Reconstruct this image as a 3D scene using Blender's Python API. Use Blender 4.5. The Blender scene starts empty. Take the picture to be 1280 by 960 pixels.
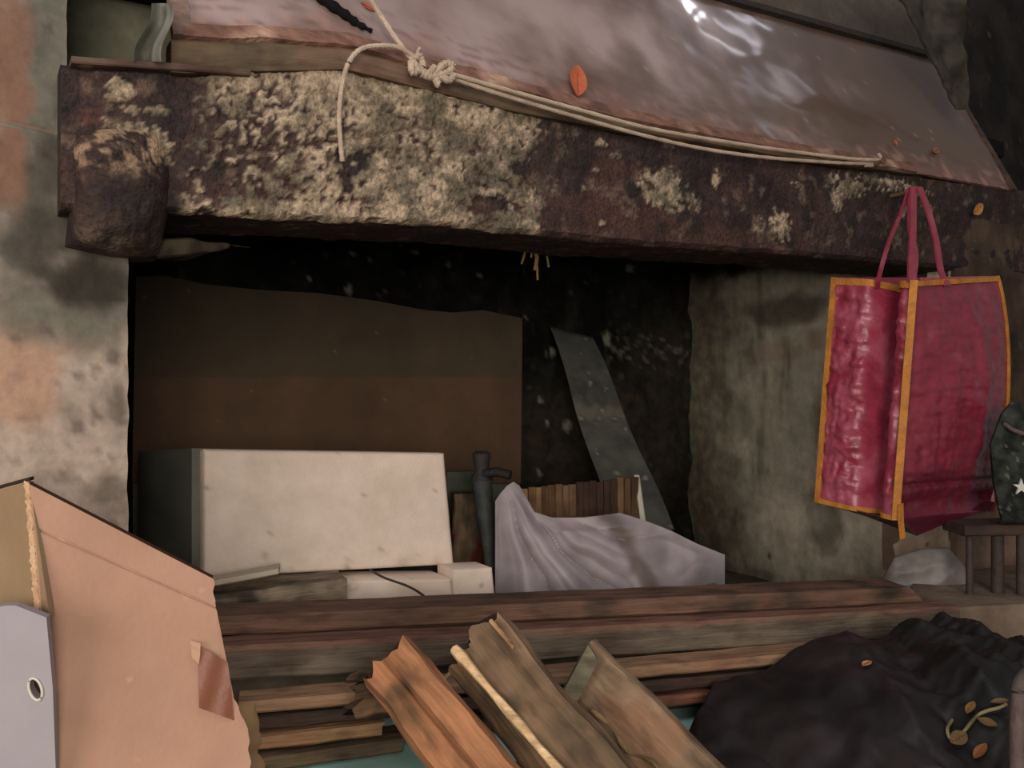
import bpy, bmesh, math, random
from mathutils import Vector as V, noise as NZ, Matrix
random.seed(7)
C = bpy.context.scene.collection
SC = bpy.context.scene
# ------------------------------------------------------------------ camera, light, exposure
F, CX, CY, E = 1100.0, 640.0, 480.0, 1.35
cd = bpy.data.cameras.new('camera'); cd.lens = 36*F/1280; cd.sensor_width = 36; cd.clip_start = .05
cam = bpy.data.objects.new('camera', cd); cam.location = (0, 0, E); cam.rotation_euler = (math.pi/2, 0, 0)
C.objects.link(cam); SC.camera = cam
SC.view_settings.view_transform = 'Standard'; SC.view_settings.look = 'None'
SC.view_settings.exposure = 0.0; SC.view_settings.gamma = 1
w = bpy.data.worlds.new('sky'); SC.world = w; w.use_nodes = True
w.node_tree.nodes['Background'].inputs[0].default_value = (.86, .81, .82, 1)
w.node_tree.nodes['Background'].inputs[1].default_value = .20
def area(name, loc, aim, size, power, col, sy=None):
    l = bpy.data.lights.new(name, 'AREA'); l.energy = power; l.color = col; l.size = size
    if sy: l.shape = 'RECTANGLE'; l.size_y = sy
    o = bpy.data.objects.new(name, l); o.location = loc
    o.rotation_euler = (V(aim)-V(loc)).to_track_quat('-Z', 'Y').to_euler(); C.objects.link(o); return o
area('doorway_light', (.45, -2.0, E+.40), (.2, 1.8, E-.05), 1.3, 62, (1, .90, .80), 1.3)
area('jamb_fill_light', (-1.5, -1.3, E+.30), (.9, 2.2, E-.1), .9, 34, (1, .92, .84), 1.0)  # fill lamp added at the left to brighten the right jamb, no window there
area('skylight', (.2, .3, E+1.9), (.2, 1.3, E+.3), 1.3, 11, (.95, .90, 1), 1.0)
# roof gaps up on the right, mirrored in the glossy hood
for i, (x, y, z, s, t, p) in enumerate([(1.22, 2.40, 2.0, .05, .05, .5), (1.34, 2.42, 2.0, .06, .04, .28), (1.50, 2.36, 2.0, .04, .16, .26),
                              (1.80, 2.36, 2.0, .03, .22, .10), (1.98, 2.38, 2.0, .025, .3, .07), (1.26, 2.50, 1.9, .12, .24, .05)]):
    area('roof_gap_light', (x, y, E+z), (.5, 1.8, E+.7), s, p, (.92, .9, 1), t)

# ------------------------------------------------------------------ frame of the hearth wall
U = V((.8572, .5150, 0)); N = V((-.5150, .8572, 0)); A = V((-.555, 1.1, 0)); Z = V((0, 0, 1))
def lin(c): return tuple(((x/255)/12.92 if x/255 <= .04045 else ((x/255+.055)/1.055)**2.4) for x in c)
def ray(px, py): return V(((px-CX)/F, 1, -(py-CY)/F))
def W(px, py, s=0):                         # point on the vertical plane s behind the wall front
    r = ray(px, py); d = (A.dot(N)+s)/(r.dot(N)); p = r*d; p.z += E; return p
def Dp(px, py, d): p = ray(px, py)*d; p.z += E; return p
def Lv(px, h, d): return V(((px-CX)/F*d, d, E+h))
def FR(t, s, h): return A+U*t+N*s+Z*(E+h)
def ts(p): q = V((p.x, p.y, 0))-A; return q.dot(U), q.dot(N), p.z-E
def TH(px, py, s=0): a = ts(W(px, py, s)); return a[0], a[2]
def mix(a, b, k):
    k = 0 if k < 0 else 1 if k > 1 else k
    return tuple(x+(y-x)*k for x, y in zip(a, b))
def sm(a, b, x): x = (x-a)/(b-a); x = 0 if x < 0 else 1 if x > 1 else x; return x*x*(3-2*x)
def fbm(p, sc, o=4):
    v = 0; a = .5; q = V(p)*sc
    for i in range(o): v += a*NZ.noise(q); q = q*2.03+V((3.1, 7.7, 1.3)); a *= .55
    return v                                # about -.6 .. .6

# ------------------------------------------------------------------ materials
MATS = {}
def mat(name, rough=.8, spec=.3, bump=.3, bs=90, var=.18, vs=25, coat=0, grain=False, trans=0, sheen=0, met=0, coat_rough=.2):
    """base colour = the mesh's own colour attribute, mottled by noise; fine relief by bump"""
    if name in MATS: return MATS[name]
    m = bpy.data.materials.new(name); m.use_nodes = True; t = m.node_tree; n = t.nodes; L = t.links.new
    b = n['Principled BSDF']; b.inputs['Roughness'].default_value = rough; b.inputs['Specular IOR Level'].default_value = spec
    b.inputs['Metallic'].default_value = met
    b.inputs['Coat Weight'].default_value = coat; b.inputs['Coat Roughness'].default_value = coat_rough
    if trans: b.inputs['Transmission Weight'].default_value = trans
    at = n.new('ShaderNodeAttribute'); at.attribute_name = 'Col'
    if grain:
        co = n.new('ShaderNodeAttribute'); co.attribute_name = 'g'; src = co.outputs['Vector']
        mp = n.new('ShaderNodeMapping'); mp.inputs['Scale'].default_value = (.09, 1, 1); L(src, mp.inputs[0]); src = mp.outputs[0]
    else:
        co = n.new('ShaderNodeNewGeometry'); src = co.outputs['Position']
    a = n.new('ShaderNodeTexNoise'); a.inputs['Scale'].default_value = vs; a.inputs['Detail'].default_value = 6; a.inputs['Roughness'].default_value = .65; L(src, a.inputs['Vector'])
    r = n.new('ShaderNodeMapRange'); r.inputs[1].default_value = .3; r.inputs[2].default_value = .7
    r.inputs[3].default_value = 1-var; r.inputs[4].default_value = 1+var; L(a.outputs[0], r.inputs[0])
    if grain:
        m2 = n.new('ShaderNodeMapping'); m2.inputs['Scale'].default_value = (.35, 1, 1); L(co.outputs['Vector'], m2.inputs[0])
        a2 = n.new('ShaderNodeTexNoise'); a2.inputs['Scale'].default_value = 48; a2.inputs['Detail'].default_value = 5; L(m2.outputs[0], a2.inputs['Vector'])
        r2 = n.new('ShaderNodeMapRange'); r2.inputs[1].default_value = .36; r2.inputs[2].default_value = .50; r2.inputs[3].default_value = .70; r2.inputs[4].default_value = 1.06; L(a2.outputs[0], r2.inputs[0])
        mu = n.new('ShaderNodeMath'); mu.operation = 'MULTIPLY'; L(r.outputs[0], mu.inputs[0]); L(r2.outputs[0], mu.inputs[1]); r = mu
    x = n.new('ShaderNodeVectorMath'); x.operation = 'SCALE'; L(at.outputs['Color'], x.inputs[0]); L(r.outputs[0], x.inputs['Scale'])
    L(x.outputs[0], b.inputs['Base Color'])
    c = n.new('ShaderNodeTexNoise'); c.inputs['Scale'].default_value = bs; c.inputs['Detail'].default_value = 4; L(src, c.inputs['Vector'])
    bp = n.new('ShaderNodeBump'); bp.inputs['Strength'].default_value = bump; bp.inputs['Distance'].default_value = .004
    L(c.outputs[0], bp.inputs['Height']); L(bp.outputs[0], b.inputs['Normal'])
    MATS[name] = m; return m
PLASTER = mat('sooty_plaster', .92, .2, .6, 60, .16, 40)
SOOT = mat('soot', .9, .15, .8, 50, .35, 30)
WOOD = mat('weathered_wood', .82, .25, .7, 190, .30, 75, grain=True)
BEAM = mat('crusted_beam', .8, .3, 1.0, 170, .55, 150)
FOAM = mat('foam', .75, .3, .25, 220, .045, 60)
CARD = mat('cardboard', .85, .2, .15, 140, .05, 18)
CARDIN = mat('cardboard_fluting', .9, .1, .4, 200, .12, 200)
GLOSS = mat('dusty_gloss_sheet', .42, .4, .05, 12, .07, 9, coat=.38, coat_rough=.10)
BROWN = mat('brown_board', .8, .25, .15, 90, .13, 12)
ROPE = mat('cord', .9, .1, .6, 500, .1, 200)
PINK = mat('woven_plastic', .42, .5, .3, 110, .14, 60, coat=.4, coat_rough=.3)
YEL = mat('yellow_binding', .6, .3, .5, 300, .15, 120)
BLACKP = mat('black_plastic', .5, .35, .2, 40, .25, 14)
CLEARP = mat('milky_plastic', .5, .4, .1, 60, .06, 20)
IRON = mat('dark_iron', .7, .4, .5, 120, .3, 40)
LEAF = mat('dry_leaf', .7, .3, .5, 200, .2, 120)
PAINT = mat('painted_board', .6, .4, .1, 60, .06, 10)

# ------------------------------------------------------------------ mesh helpers (all coordinates are world; parts are rebased on their thing)
def wl(o):
    l = V((0, 0, 0))
    while o: l += o.location; o = o.parent
    return l
def finish(name, verts, faces, material, col, parent=None, label=None, cat=None, group=None, kind=None, g=None, smooth=True):
    vs = [V(v) for v in verts]
    if parent is None:
        n = len(vs); org = V((sum(v.x for v in vs)/n, sum(v.y for v in vs)/n, min(v.z for v in vs)))
        loc = org
    else: org = wl(parent); loc = V((0, 0, 0))
    me = bpy.data.meshes.new(name); me.from_pydata([v-org for v in vs], [], faces); me.update()
    ca = me.color_attributes.new('Col', 'FLOAT_COLOR', 'POINT')
    buf = []
    for i, v in enumerate(vs):
        c = col(v) if callable(col) else lin(col)
        buf += [max(c[0], 0), max(c[1], 0), max(c[2], 0), 1]
    ca.data.foreach_set('color', buf)
    if g is None: g = [tuple(v) for v in vs]
    ga = me.attributes.new('g', 'FLOAT_VECTOR', 'POINT'); ga.data.foreach_set('vector', [q for v in g for q in v])
    bm = bmesh.new(); bm.from_mesh(me); bmesh.ops.recalc_face_normals(bm, faces=bm.faces); bm.to_mesh(me); bm.free()
    if smooth:
        me.shade_smooth()
        me.set_sharp_from_angle(angle=math.radians(42))
    me.materials.append(material)
    o = bpy.data.objects.new(name, me); o.location = loc; C.objects.link(o)
    if parent: o.parent = parent
    props(o, label, cat, group, kind); return o
def props(o, label=None, cat=None, group=None, kind=None):
    if label: o['label'] = label
    if cat: o['category'] = cat
    if group: o['group'] = group
    if kind: o['kind'] = kind
def thing(name, loc, label, cat, group=None):
    o = bpy.data.objects.new(name, None); o.location = loc; o.empty_display_size = .05; C.objects.link(o)
    props(o, label, cat, group); return o
def merge(*ms):
    v = []; f = []; g = []
    for m in ms:
        k = len(v); v += m[0]; f += [tuple(i+k for i in q) for q in m[1]]; g += (m[2] if len(m) > 2 else [tuple(x) for x in m[0]])
    return v, f, g
def slab(fn, nu, nv, th, back=None):
    """closed sheet: fn(u,v)->point, th = thickness vector or function giving the back point"""
    v = []; f = []
    for k in (0, 1):
        for j in range(nv+1):
            for i in range(nu+1):
                p = fn(i/nu, j/nv)
                if k: p = back(i/nu, j/nv, p) if back else p+th
                v.append(p)
    n = (nu+1)*(nv+1); I = lambda i, j, k: k*n+j*(nu+1)+i
    for j in range(nv):
        for i in range(nu):
            f.append((I(i, j, 0), I(i+1, j, 0), I(i+1, j+1, 0), I(i, j+1, 0)))
            f.append((I(i, j, 1), I(i, j+1, 1), I(i+1, j+1, 1), I(i+1, j, 1)))
    for i in range(nu):
        f.append((I(i, 0, 0), I(i, 0, 1), I(i+1, 0, 1), I(i+1, 0, 0))); f.append((I(i, nv, 0), I(i+1, nv, 0), I(i+1, nv, 1), I(i, nv, 1)))
    for j in range(nv):
        f.append((I(0, j, 0), I(0, j+1, 0), I(0, j+1, 1), I(0, j, 1))); f.append((I(nu, j, 0), I(nu, j, 1), I(nu, j+1, 1), I(nu, j+1, 0)))
    return v, f
def quad(a, b, c, d):                       # a top-left, b top-right, c bottom-right, d bottom-left
    return lambda u, v: a.lerp(b, u).lerp(d.lerp(c, u), v)
def sweep(o, a, b, c, prof=None, segs=12, jit=0, seed=0, dense=0, fn=None, endjit=0):
    """solid along a; cross-section polygon prof in (b,c) units 0..1; g = grain coordinates"""
    if prof is None:
        B, Cc = b.length, c.length; k = min(.0035, B*.2, Cc*.2); kb, kc = k/B, k/Cc
        prof = [(kb, 0), (1-kb, 0), (1, kc), (1, 1-kc), (1-kb, 1), (kb, 1), (0, 1-kc), (0, kc)]
    if dense:
        q = []
        for i in range(len(prof)):
            p0, p1 = prof[i], prof[(i+1) % len(prof)]
            L = ((p1[0]-p0[0])**2*b.length_squared+(p1[1]-p0[1])**2*c.length_squared)**.5; n = max(1, int(L/dense))
            q += [(p0[0]+(p1[0]-p0[0])*j/n, p0[1]+(p1[1]-p0[1])*j/n) for j in range(n)]
        prof = q
    v = []; g = []; f = []; n = len(prof); L = a.length; S = V((seed*3.3, seed*1.7, seed*.9))
    cb = sum(p[0] for p in prof)/n; cc = sum(p[1] for p in prof)/n
    for i in range(segs+1):
        k = i/segs
        for (x, y) in prof:
            out = b*(x-cb)+c*(y-cc)
            p = o+a*k+b*x+c*y
            if jit: p = p+out.normalized()*jit*fbm(p+S, 9, 3)*1.6
            if endjit and i in (0, segs): p = p+a.normalized()*endjit*2*NZ.noise((b*x+c*y)*70+S)
            if fn: p = fn(p, k, x, y, out)
            v.append(p); g.append((L*k+seed, b.length*x+seed*.3, c.length*y))
    for i in range(segs):
        for j in range(n):
            j2 = (j+1) % n; f.append((i*n+j, i*n+j2, (i+1)*n+j2, (i+1)*n+j))
    f.append(tuple(range(n-1, -1, -1))); f.append(tuple(segs*n+j for j in range(n)))
    return v, f, g
def tube(pts, r, seg=8, rfn=None):
    v = []; f = []; n = len(pts)
    for i, p in enumerate(pts):
        d = (pts[min(i+1, n-1)]-pts[max(i-1, 0)]).normalized()
        s = d.cross(Z) if abs(d.z) < .9 else d.cross(V((1, 0, 0))); s.normalize(); q = s.cross(d)
        rr = rfn(i/(n-1)) if rfn else r
        for j in range(seg):
            a = 2*math.pi*j/seg; v.append(p+s*math.cos(a)*rr+q*math.sin(a)*rr)
    for i in range(n-1):
        for j in range(seg):
            f.append((i*seg+j, i*seg+(j+1) % seg, (i+1)*seg+(j+1) % seg, (i+1)*seg+j))
    f.append(tuple(range(seg-1, -1, -1))); f.append(tuple((n-1)*seg+j for j in range(seg)))
    return v, f
def spline(pts, n=8):
    P = [pts[0]*2-pts[1]]+list(pts)+[pts[-1]*2-pts[-2]]; out = []
    for i in range(1, len(P)-2):
        for k in range(n):
            t = k/n; a, b, c, d = P[i-1:i+3]
            out.append(.5*((2*b)+(c-a)*t+(2*a-5*b+4*c-d)*t*t+(3*b-a-3*c+d)*t**3))
    out.append(pts[-1]); return out
def ribbon(pts, wdir, wd, th):
    """flat strap along pts, wdir width direction"""
    v = []; f = []; n = len(pts)
    for i, p in enumerate(pts):
        d = (pts[min(i+1, n-1)]-pts[max(i-1, 0)]).normalized(); q = wdir.normalized()*wd/2; r = d.cross(wdir).normalized()*th/2
        v += [p-q-r, p+q-r, p+q+r, p-q+r]
    for i in range(n-1):
        for j in range(4): f.append((i*4+j, i*4+(j+1) % 4, (i+1)*4+(j+1) % 4, (i+1)*4+j))
    f += [(3, 2, 1, 0), tuple((n-1)*4+j for j in range(4))]
    return v, f
def woodcol(c1, c2, sc=14, stain=None, ks=.5):
    c1, c2 = lin(c1), lin(c2); st = lin(stain) if stain else None
    def fn(v):
        c = mix(c1, c2, .5+fbm(v, sc, 3)*1.3)
        if st: c = mix(c, st, sm(.05, .3, fbm(v+V((5, 5, 5)), sc*.6, 3))*ks*1.6)
        return c
    return fn
def blobs(lst, s=0):
    """stains given by where they sit on the wall plane s: (px, py, rx, ry, strength)"""
    out = []
    for (px, py, rx, ry, k) in lst:
        t, h = TH(px, py, s); t2, _ = TH(px+rx, py, s); _, h2 = TH(px, py-ry, s); out.append((t, h, abs(t2-t), abs(h2-h), k))
    def m(t, h, nz=0):
        r = 0
        for (a, b, rt, rh, k) in out:
            d = ((t-a)/rt)**2+((h-b)/rh)**2
            if d < 4: r = max(r, k*sm(1.5, .3, d+nz))
        return r
    return m

# ================================================================== THE SETTING
JT = .078+.0                                # left jamb position t
# left pillar: lit plaster front, rising behind the beam end
def pillar_col():
    warm, pale, gry, dk, grn = map(lin, [(168, 136, 114), (176, 160, 146), (112, 106, 96), (46, 42, 36), (94, 94, 82)])
    red = lin((122, 90, 74))
    dark = blobs([(120, 345, 75, 40, 1), (60, 300, 60, 45, .8), (150, 300, 80, 50, 1), (95, 470, 7, 5, .6), (70, 478, 10, 5, .4), (118, 520, 6, 10, .5), (98, 535, 8, 9, .6),
                  (85, 560, 8, 5, .5), (148, 505, 9, 30, .5), (140, 445, 10, 12, .6), (30, 230, 40, 40, .6), (20, 575, 12, 6, .4), (130, 610, 26, 16, .4), (60, 200, 20, 50, .7)], .06)
    grnb = blobs([(60, 395, 60, 35, .7), (110, 385, 50, 60, .7), (60, 60, 30, 120, 1), (50, 170, 40, 60, .8)], .06)
    redb = blobs([(10, 150, 30, 110, .9), (10, 40, 28, 60, .8)], .06)
    warmb = blobs([(30, 470, 45, 70, .9), (60, 430, 60, 20, .5)], .06)
    def fn(p):
        t, s, h = ts(p); nz = fbm(p, 13, 4); n2 = fbm(p+V((9, 2, 4)), 42, 3)
        c = mix(gry, pale, .72+nz*1.1+n2*.8)
        c = mix(c, warm, warmb(t, h, nz)+.15)
        c = mix(c, grn, grnb(t, h, nz*1.2))
        k = sm(.02, .10, h+nz*.1)            # greyer and dirtier above
        c = mix(c, mix(grn, gry, .5+n2*2), k*.75)
        c = mix(c, dk, sm(.12, .4, n2)*.5)
        c = mix(c, dk, dark(t, h, nz*2)*.9)
        return mix(c, red, redb(t, h, nz*2))
    return fn
def wall_left(v0=None):
    te = TH(160, 500, .06)[0]
    def fn(u, v):
        h = .95-2.3*v; t = -1.0+(te+1.0)*u
        # above the corbel the pillar is narrower
        if h > .33: t = -1.0+((TH(84, 100, .06)[0])+1.0)*u
        p = FR(t, .06, h); q = fbm(p, 14, 4)
        return p-N*(q*.012*(1 if u < .99 else .3))+U*(.003*fbm(p, 30, 2) if u == 1 else 0)
    return slab(fn, 150, 250, N*.75)
v, f = wall_left()
finish('wall_left', v, f, PLASTER, pillar_col(), kind='structure')
# wall above the beam, set back, dark green
gc = lambda a, b, sc=12: (lambda p: mix(lin(a), lin(b), .5+fbm(p, sc, 4)*1.6))
v, f = slab(lambda u, v: FR(-1.0+1.4*u, .32+.008*fbm(FR(-1+1.4*u, 0, v), 9, 3), 1.6-1.19*v), 90, 70, N*.1)
finish('wall_upper', v, f, PLASTER, gc((96, 98, 82), (124, 122, 102)), kind='structure')
# soot-black back wall
def backcol():
    bk, g2, sp, br = lin((16, 16, 13)), lin((40, 40, 34)), lin((150, 150, 132)), lin((58, 48, 38))
    low = blobs([(740, 560, 120, 90, 1), (840, 500, 60, 120, .6)], .9); y = blobs([(665, 330, 14, 22, .8)], .9)
    specks = [(460, 325, 2, 3), (437, 362, 4, 6), (440, 318, 3, 3), (760, 425, 3, 8), (710, 532, 4, 8), (675, 500, 4, 3), (685, 528, 3, 4), (708, 533, 3, 5), (690, 440, 4, 6), (520, 315, 5, 3), (675, 592, 3, 5),
              (385, 350, 2, 2), (660, 395, 3, 2), (787, 335, 5, 5), (560, 330, 3, 3), (600, 345, 3, 2)]
    spk = blobs([a+(1,) for a in specks], .9); spc = blobs([(820, 440, 70, 22, .55), (770, 440, 10, 40, .5), (880, 420, 30, 20, .5)], .9)
    def fn(p):
        t, s, h = ts(p); nz = fbm(p, 10, 4); n2 = fbm(p, 40, 3)
        c = mix(bk, g2, .2+nz*1.6+sm(.1, .4, n2)*.8)
        c = mix(c, mix(br, g2, .5+n2*2), low(t, h, nz))
        c = mix(c, lin((104, 84, 44)), y(t, h, n2*3)*sm(0, .25, n2+.1))
        c = mix(c, lin((110, 105, 92)), spc(t, h, nz*2)*sm(.05, .25, n2))
        c = mix(c, lin((90, 88, 74)), sm(.38, .46, n2)*.5)
        return mix(c, sp, spk(t, h)*.7)
    return fn
v, f = slab(lambda u, v: FR(-.3+2.3*u, .9-.03*fbm(FR(2.3*u, 0, v*1.5), 8, 4)*1.2, .9-1.5*v), 230, 150, N*.1)
finish('wall_back', v, f, SOOT, backcol(), kind='structure')
# right jamb: stained grey plaster side of the opening, then its front
T1 = TH(1196, 500, 0)[0]
def jambcol():
    gry, pale, dk, bk, ol, wm = map(lin, [(172, 162, 142), (204, 194, 174), (80, 72, 62), (24, 22, 19), (108, 98, 76), (150, 118, 98)])
    def PJ(px, py):                          # point of the jamb face under this pixel
        r = ray(px, py); d = (A.dot(U)+T1)/r.dot(U); p = r*d; p.z += E; return ts(p)
    L = []
    for (px, py, rx, ry, k, c) in [(980, 385, 55, 22, .8, dk), (905, 355, 30, 16, .5, pale), (900, 400, 14, 12, .5, pale), (915, 450, 7, 60, .45, pale), (925, 560, 8, 70, .35, pale),
                                   (1030, 650, 26, 40, .7, dk), (905, 650, 8, 30, .5, pale), (1085, 690, 30, 30, .3, dk), (880, 640, 10, 16, .7, dk), (962, 695, 3, 5, .9, dk),
                                   (1020, 425, 14, 14, .6, wm), (960, 440, 40, 12, .4, wm), (980, 640, 50, 22, .35, pale), (915, 690, 10, 16, .6, pale), (1060, 730, 60, 14, .4, ol), (870, 380, 18, 18, .5, ol),
                                   (915, 690, 24, 34, .25, dk), (1165, 700, 60, 40, .8, wm), (950, 720, 20, 10, .5, dk)]:
        a = PJ(px, py); b = PJ(px+rx, py); q = PJ(px, py-ry); L.append((a[1], a[2], abs(b[1]-a[1]), abs(q[2]-a[2]), k, c))
    def fn(p):
        t, s, h = ts(p); nz = fbm(p, 9, 4); n2 = fbm(p+V((4, 4, 4)), 34, 3)
        st = fbm(V((p.x*22, p.y*22, p.z*2.2)), 1, 3)
        c = mix(gry, pale, .12+nz*.9+n2*.5+st*.8); c = mix(c, dk, sm(.05, .5, -st-nz*.5)*.7)
        for (a, b, rs, rh, k, cc) in L:
            d = ((s-a)/rs)**2+((h-b)/rh)**2
            if d < 4: c = mix(c, cc, k*sm(1.6, .2, d+nz*1.6))
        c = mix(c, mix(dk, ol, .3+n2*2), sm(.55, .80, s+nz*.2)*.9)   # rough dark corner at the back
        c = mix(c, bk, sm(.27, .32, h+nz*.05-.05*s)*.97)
        return c
    return fn
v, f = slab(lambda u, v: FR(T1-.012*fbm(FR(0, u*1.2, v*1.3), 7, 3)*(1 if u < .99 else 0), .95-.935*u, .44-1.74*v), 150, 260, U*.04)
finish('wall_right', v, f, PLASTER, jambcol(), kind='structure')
def frontcol(p):
    n1 = fbm(p, 9, 4); n2 = fbm(p, 38, 3); h = p.z-E
    c = mix(lin((40, 33, 28)), lin((78, 64, 52)), .5+n1*1.8)
    c = mix(c, mix(lin((134, 108, 92)), lin((92, 80, 68)), .4+n1*2), sm(-.22, -.32, h+n1*.1))
    c = mix(c, mix(lin((44, 40, 36)), lin((26, 24, 22)), .5+n1*2), sm(.40, .46, h))
    return mix(c, lin((120, 104, 86)), sm(.3, .46, n2)*.3)
v, f = slab(lambda u, v: FR(T1+1.2*u, .33*sm(.40, .46, 1.6-2.95*v)-.014*fbm(FR(u, 0, v), 9, 3), 1.6-2.95*v), 110, 200, N*.2)
finish('wall_front', v, f, PLASTER, frontcol, kind='structure')
# dark wall over the right end of the beam
# hood inside (soot) closing the opening above, with roof over it
v, f = slab(lambda u, v: FR(-.3+2.6*u, .14+.86*v, .62+.02*NZ.noise(V((u*9, v*9, 0)))), 40, 20, Z*.04)
finish('ceiling', v, f, SOOT, (18, 17, 15), kind='structure')
# hearth shelf and its plank-side front
def raised(name, fa, fb, ba, bb_, top, low, c):
    """block with plan fa-fb (front) ba-bb (back)"""
    def fr(u, v):
        p = fa.lerp(fb, u).lerp(ba.lerp(bb_, u), v); return V((p.x, p.y, E+top+.004*fbm(V((p.x, p.y, 0)), 12, 3)))
    v, f = slab(fr, 70, 40, None, back=lambda u, v, p: V((p.x, p.y, E+low)))
    return finish(name, v, f, PLASTER, c, kind='structure')
raised('hearth_floor', Lv(250, 0, 1.36), Lv(1330, 0, 1.665), FR(-.1, .9, 0), FR(T1+.5, .9, 0), -.57, -E+.0, gc((74, 66, 56), (110, 98, 84)))
raised('hearth_step', Lv(250, 0, 1.362), V((.42, 1.535, 0)), V((-.66, 1.80, 0)), V((.42, 2.12, 0)), -.413, -.57, gc((80, 72, 62), (116, 104, 90)))
raised('hearth_step', Lv(1135, 0, 1.612), Lv(1330, 0, 1.667), V((.88, 1.92, 0)), V((1.30, 2.05, 0)), -.413, -.57, gc((104, 88, 74), (128, 112, 96)))
def ledge(u, v):
    px = 166+484*u; p = W(px, 605, .69); return V((p.x, p.y, p.z-(p.z-(E-.57))*v))-N*.01*fbm(p+Z*v, 12, 3)
v, f = slab(ledge, 80, 30, N*.09); finish('hearth_ledge', v, f, PLASTER, gc((96, 100, 88), (76, 76, 66), 14), kind='structure')
v, f = slab(lambda u, v: V((-3+6*u, -3+6.5*v, .0)), 60, 60, -Z*.05)
finish('floor', v, f, PLASTER, gc((84, 76, 66), (112, 102, 90), 4), kind='structure')

# ================================================================== BEAM AND HOOD
# lintel beam: dense cross-section, crust of old whitewash and soot standing proud of the wood
def lut(pts):
    def f(x):
        if x <= pts[0][0]: return pts[0][1]
        for (a, b), (c, d) in zip(pts, pts[1:]):
            if x <= c: return b+(d-b)*(x-a)/(c-a)
        return pts[-1][1]
    return f
btop = lut([TH(x, y) for x, y in [(84, 80), (230, 90), (430, 85), (640, 138), (760, 160), (1000, 200), (1180, 222), (1290, 238)]])
bbot = lut([TH(x, y) for x, y in [(84, 262), (215, 264), (300, 270), (420, 277), (520, 279), (650, 290), (760, 303), (900, 312), (1000, 318), (1100, 328), (1290, 345)]])
spar = blobs([(150, 112, 16, 18, 1), (190, 138, 26, 8, 1.0), (135, 152, 14, 6, .8), (175, 160, 34, 8, .8), (150, 190, 16, 8, .5), (200, 185, 18, 26, .8),
              (830, 238, 30, 24, .85), (750, 178, 9, 5, 1.5), (798, 232, 4, 5, 1.4), (770, 195, 6, 5, .9), (860, 250, 14, 12, .7), (975, 285, 14, 26, .8), (950, 290, 10, 22, .6), (1000, 232, 8, 4, 1.4),
              (1060, 232, 26, 14, .8), (1115, 232, 40, 9, .9), (1045, 250, 10, 16, .7), (895, 225, 5, 12, .9), (873, 258, 4, 12, .7), (700, 190, 14, 16, .5), (730, 235, 4, 4, 1.2), (745, 212, 4, 4, 1),
              (753, 278, 4, 4, 1), (672, 255, 9, 10, .7), (1120, 300, 8, 16, .7), (1128, 262, 5, 14, .7), (1160, 262, 12, 12, .5), (1040, 262, 4, 30, .4), (1218, 300, 8, 8, .6), (690, 232, 16, 14, .5), (840, 215, 20, 8, .5), (930, 262, 12, 8, .5)])
red = blobs([(640, 272, 300, 14, .3), (780, 265, 60, 30, .55), (120, 150, 30, 12, .8), (900, 300, 120, 20, .4), (770, 225, 40, 30, .4)])
tA, tB = TH(222, 200)[0], TH(250, 130)[0]; tE = TH(672, 200)[0]; tL = TH(340, 200)[0]
crk = lut([TH(x, y) for x, y in [(280, 196), (320, 189), (350, 186), (390, 179), (430, 176), (470, 170), (520, 158), (560, 162), (600, 166), (700, 172)]])
def crust(p):
    t, s, h = ts(p); n1 = fbm(p, 16, 3); n2 = fbm(p+V((3, 3, 3)), 85, 5)
    hl = (h-bbot(t))/(btop(t)-bbot(t))
    lim = tA+(tB-tA)*hl+.02*n1
    k = sm(lim-.01, lim+.02, t)*sm(tE+.012, tE-.004, t+n1*.03+.05*n2)
    dens = .28+.22*sm(tL-.08, tL+.15, t)+(.25 if hl < .13 else 0)+.15*sm(.7, .95, hl)
    hole = sm(.22, .5, fbm(p+V((11, 5, 2)), 11, 3)+.12)*.5
    m = k*sm(-.06, .10, n2+dens-.30-hole+n1*.45)
    m = max(m, sm(.35, .75, spar(t, h, n2*3.4+n1)+n2*.8))
    m *= sm(.022, .004, s)
    cr = abs(h-crk(t)); gro = sm(.0055, .001, cr)*sm(.16, .19, t)*sm(.72, .66, t)*(1 if t < .36 else .55)
    crack = 1 or abs(h-(bbot(t)+.48*(btop(t)-bbot(t))+.028*NZ.noise(V((t*7, 0, 0)))+.03*(t-.4)))
    m *= 1-gro*.9
    return m, n1, n2-gro*1.4, t, h
def beamfn(p, k, x, y, out):
    t, s, h = ts(p); lo, hi = bbot(t), btop(t)
    h2 = lo+(hi-lo)*x
    p = FR(t, s, h2); rr = out.normalized()
    m, n1, n2, _, _ = crust(p)
    return p+rr*(m*.0035*(1+n2)+n1*.010+n2*.002)
bk_, bk2, cr1, cr2, cr3, rd = map(lin, [(62, 45, 40), (36, 29, 27), (170, 150, 126), (128, 113, 90), (94, 86, 70), (84, 52, 44)])
def beamcol(p):
    m, n1, n2, t, h = crust(p)
    b = mix(bk_, bk2, .5+n1*2+n2); b = mix(b, rd, red(t, h, n1*3)*.7)
    b = mix(b, lin((108, 88, 74)), sm(.16, .34, fbm(p+V((8, 1, 8)), 30, 4))*.55)
    n3 = fbm(p+V((1, 9, 4)), 24, 3); n4 = fbm(p+V((6, 2, 4)), 110, 2)
    c = mix(cr2, cr1, .45+n3*2.2+n4*1.4); c = mix(c, cr3, sm(.0, .4, -n3+n2*.7+.25*sm(.3, .62, t)))
    return mix(b, c, m)
root = thing('lintel_beam', FR(1.1, .1, .23), 'thick dark wooden lintel beam crusted with flaking whitewash', 'beam')
rp = [(0.04, 0), (.96, 0), (1, .06), (1, .94), (.96, 1), (.04, 1), (0, .94), (0, .06)]
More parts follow.
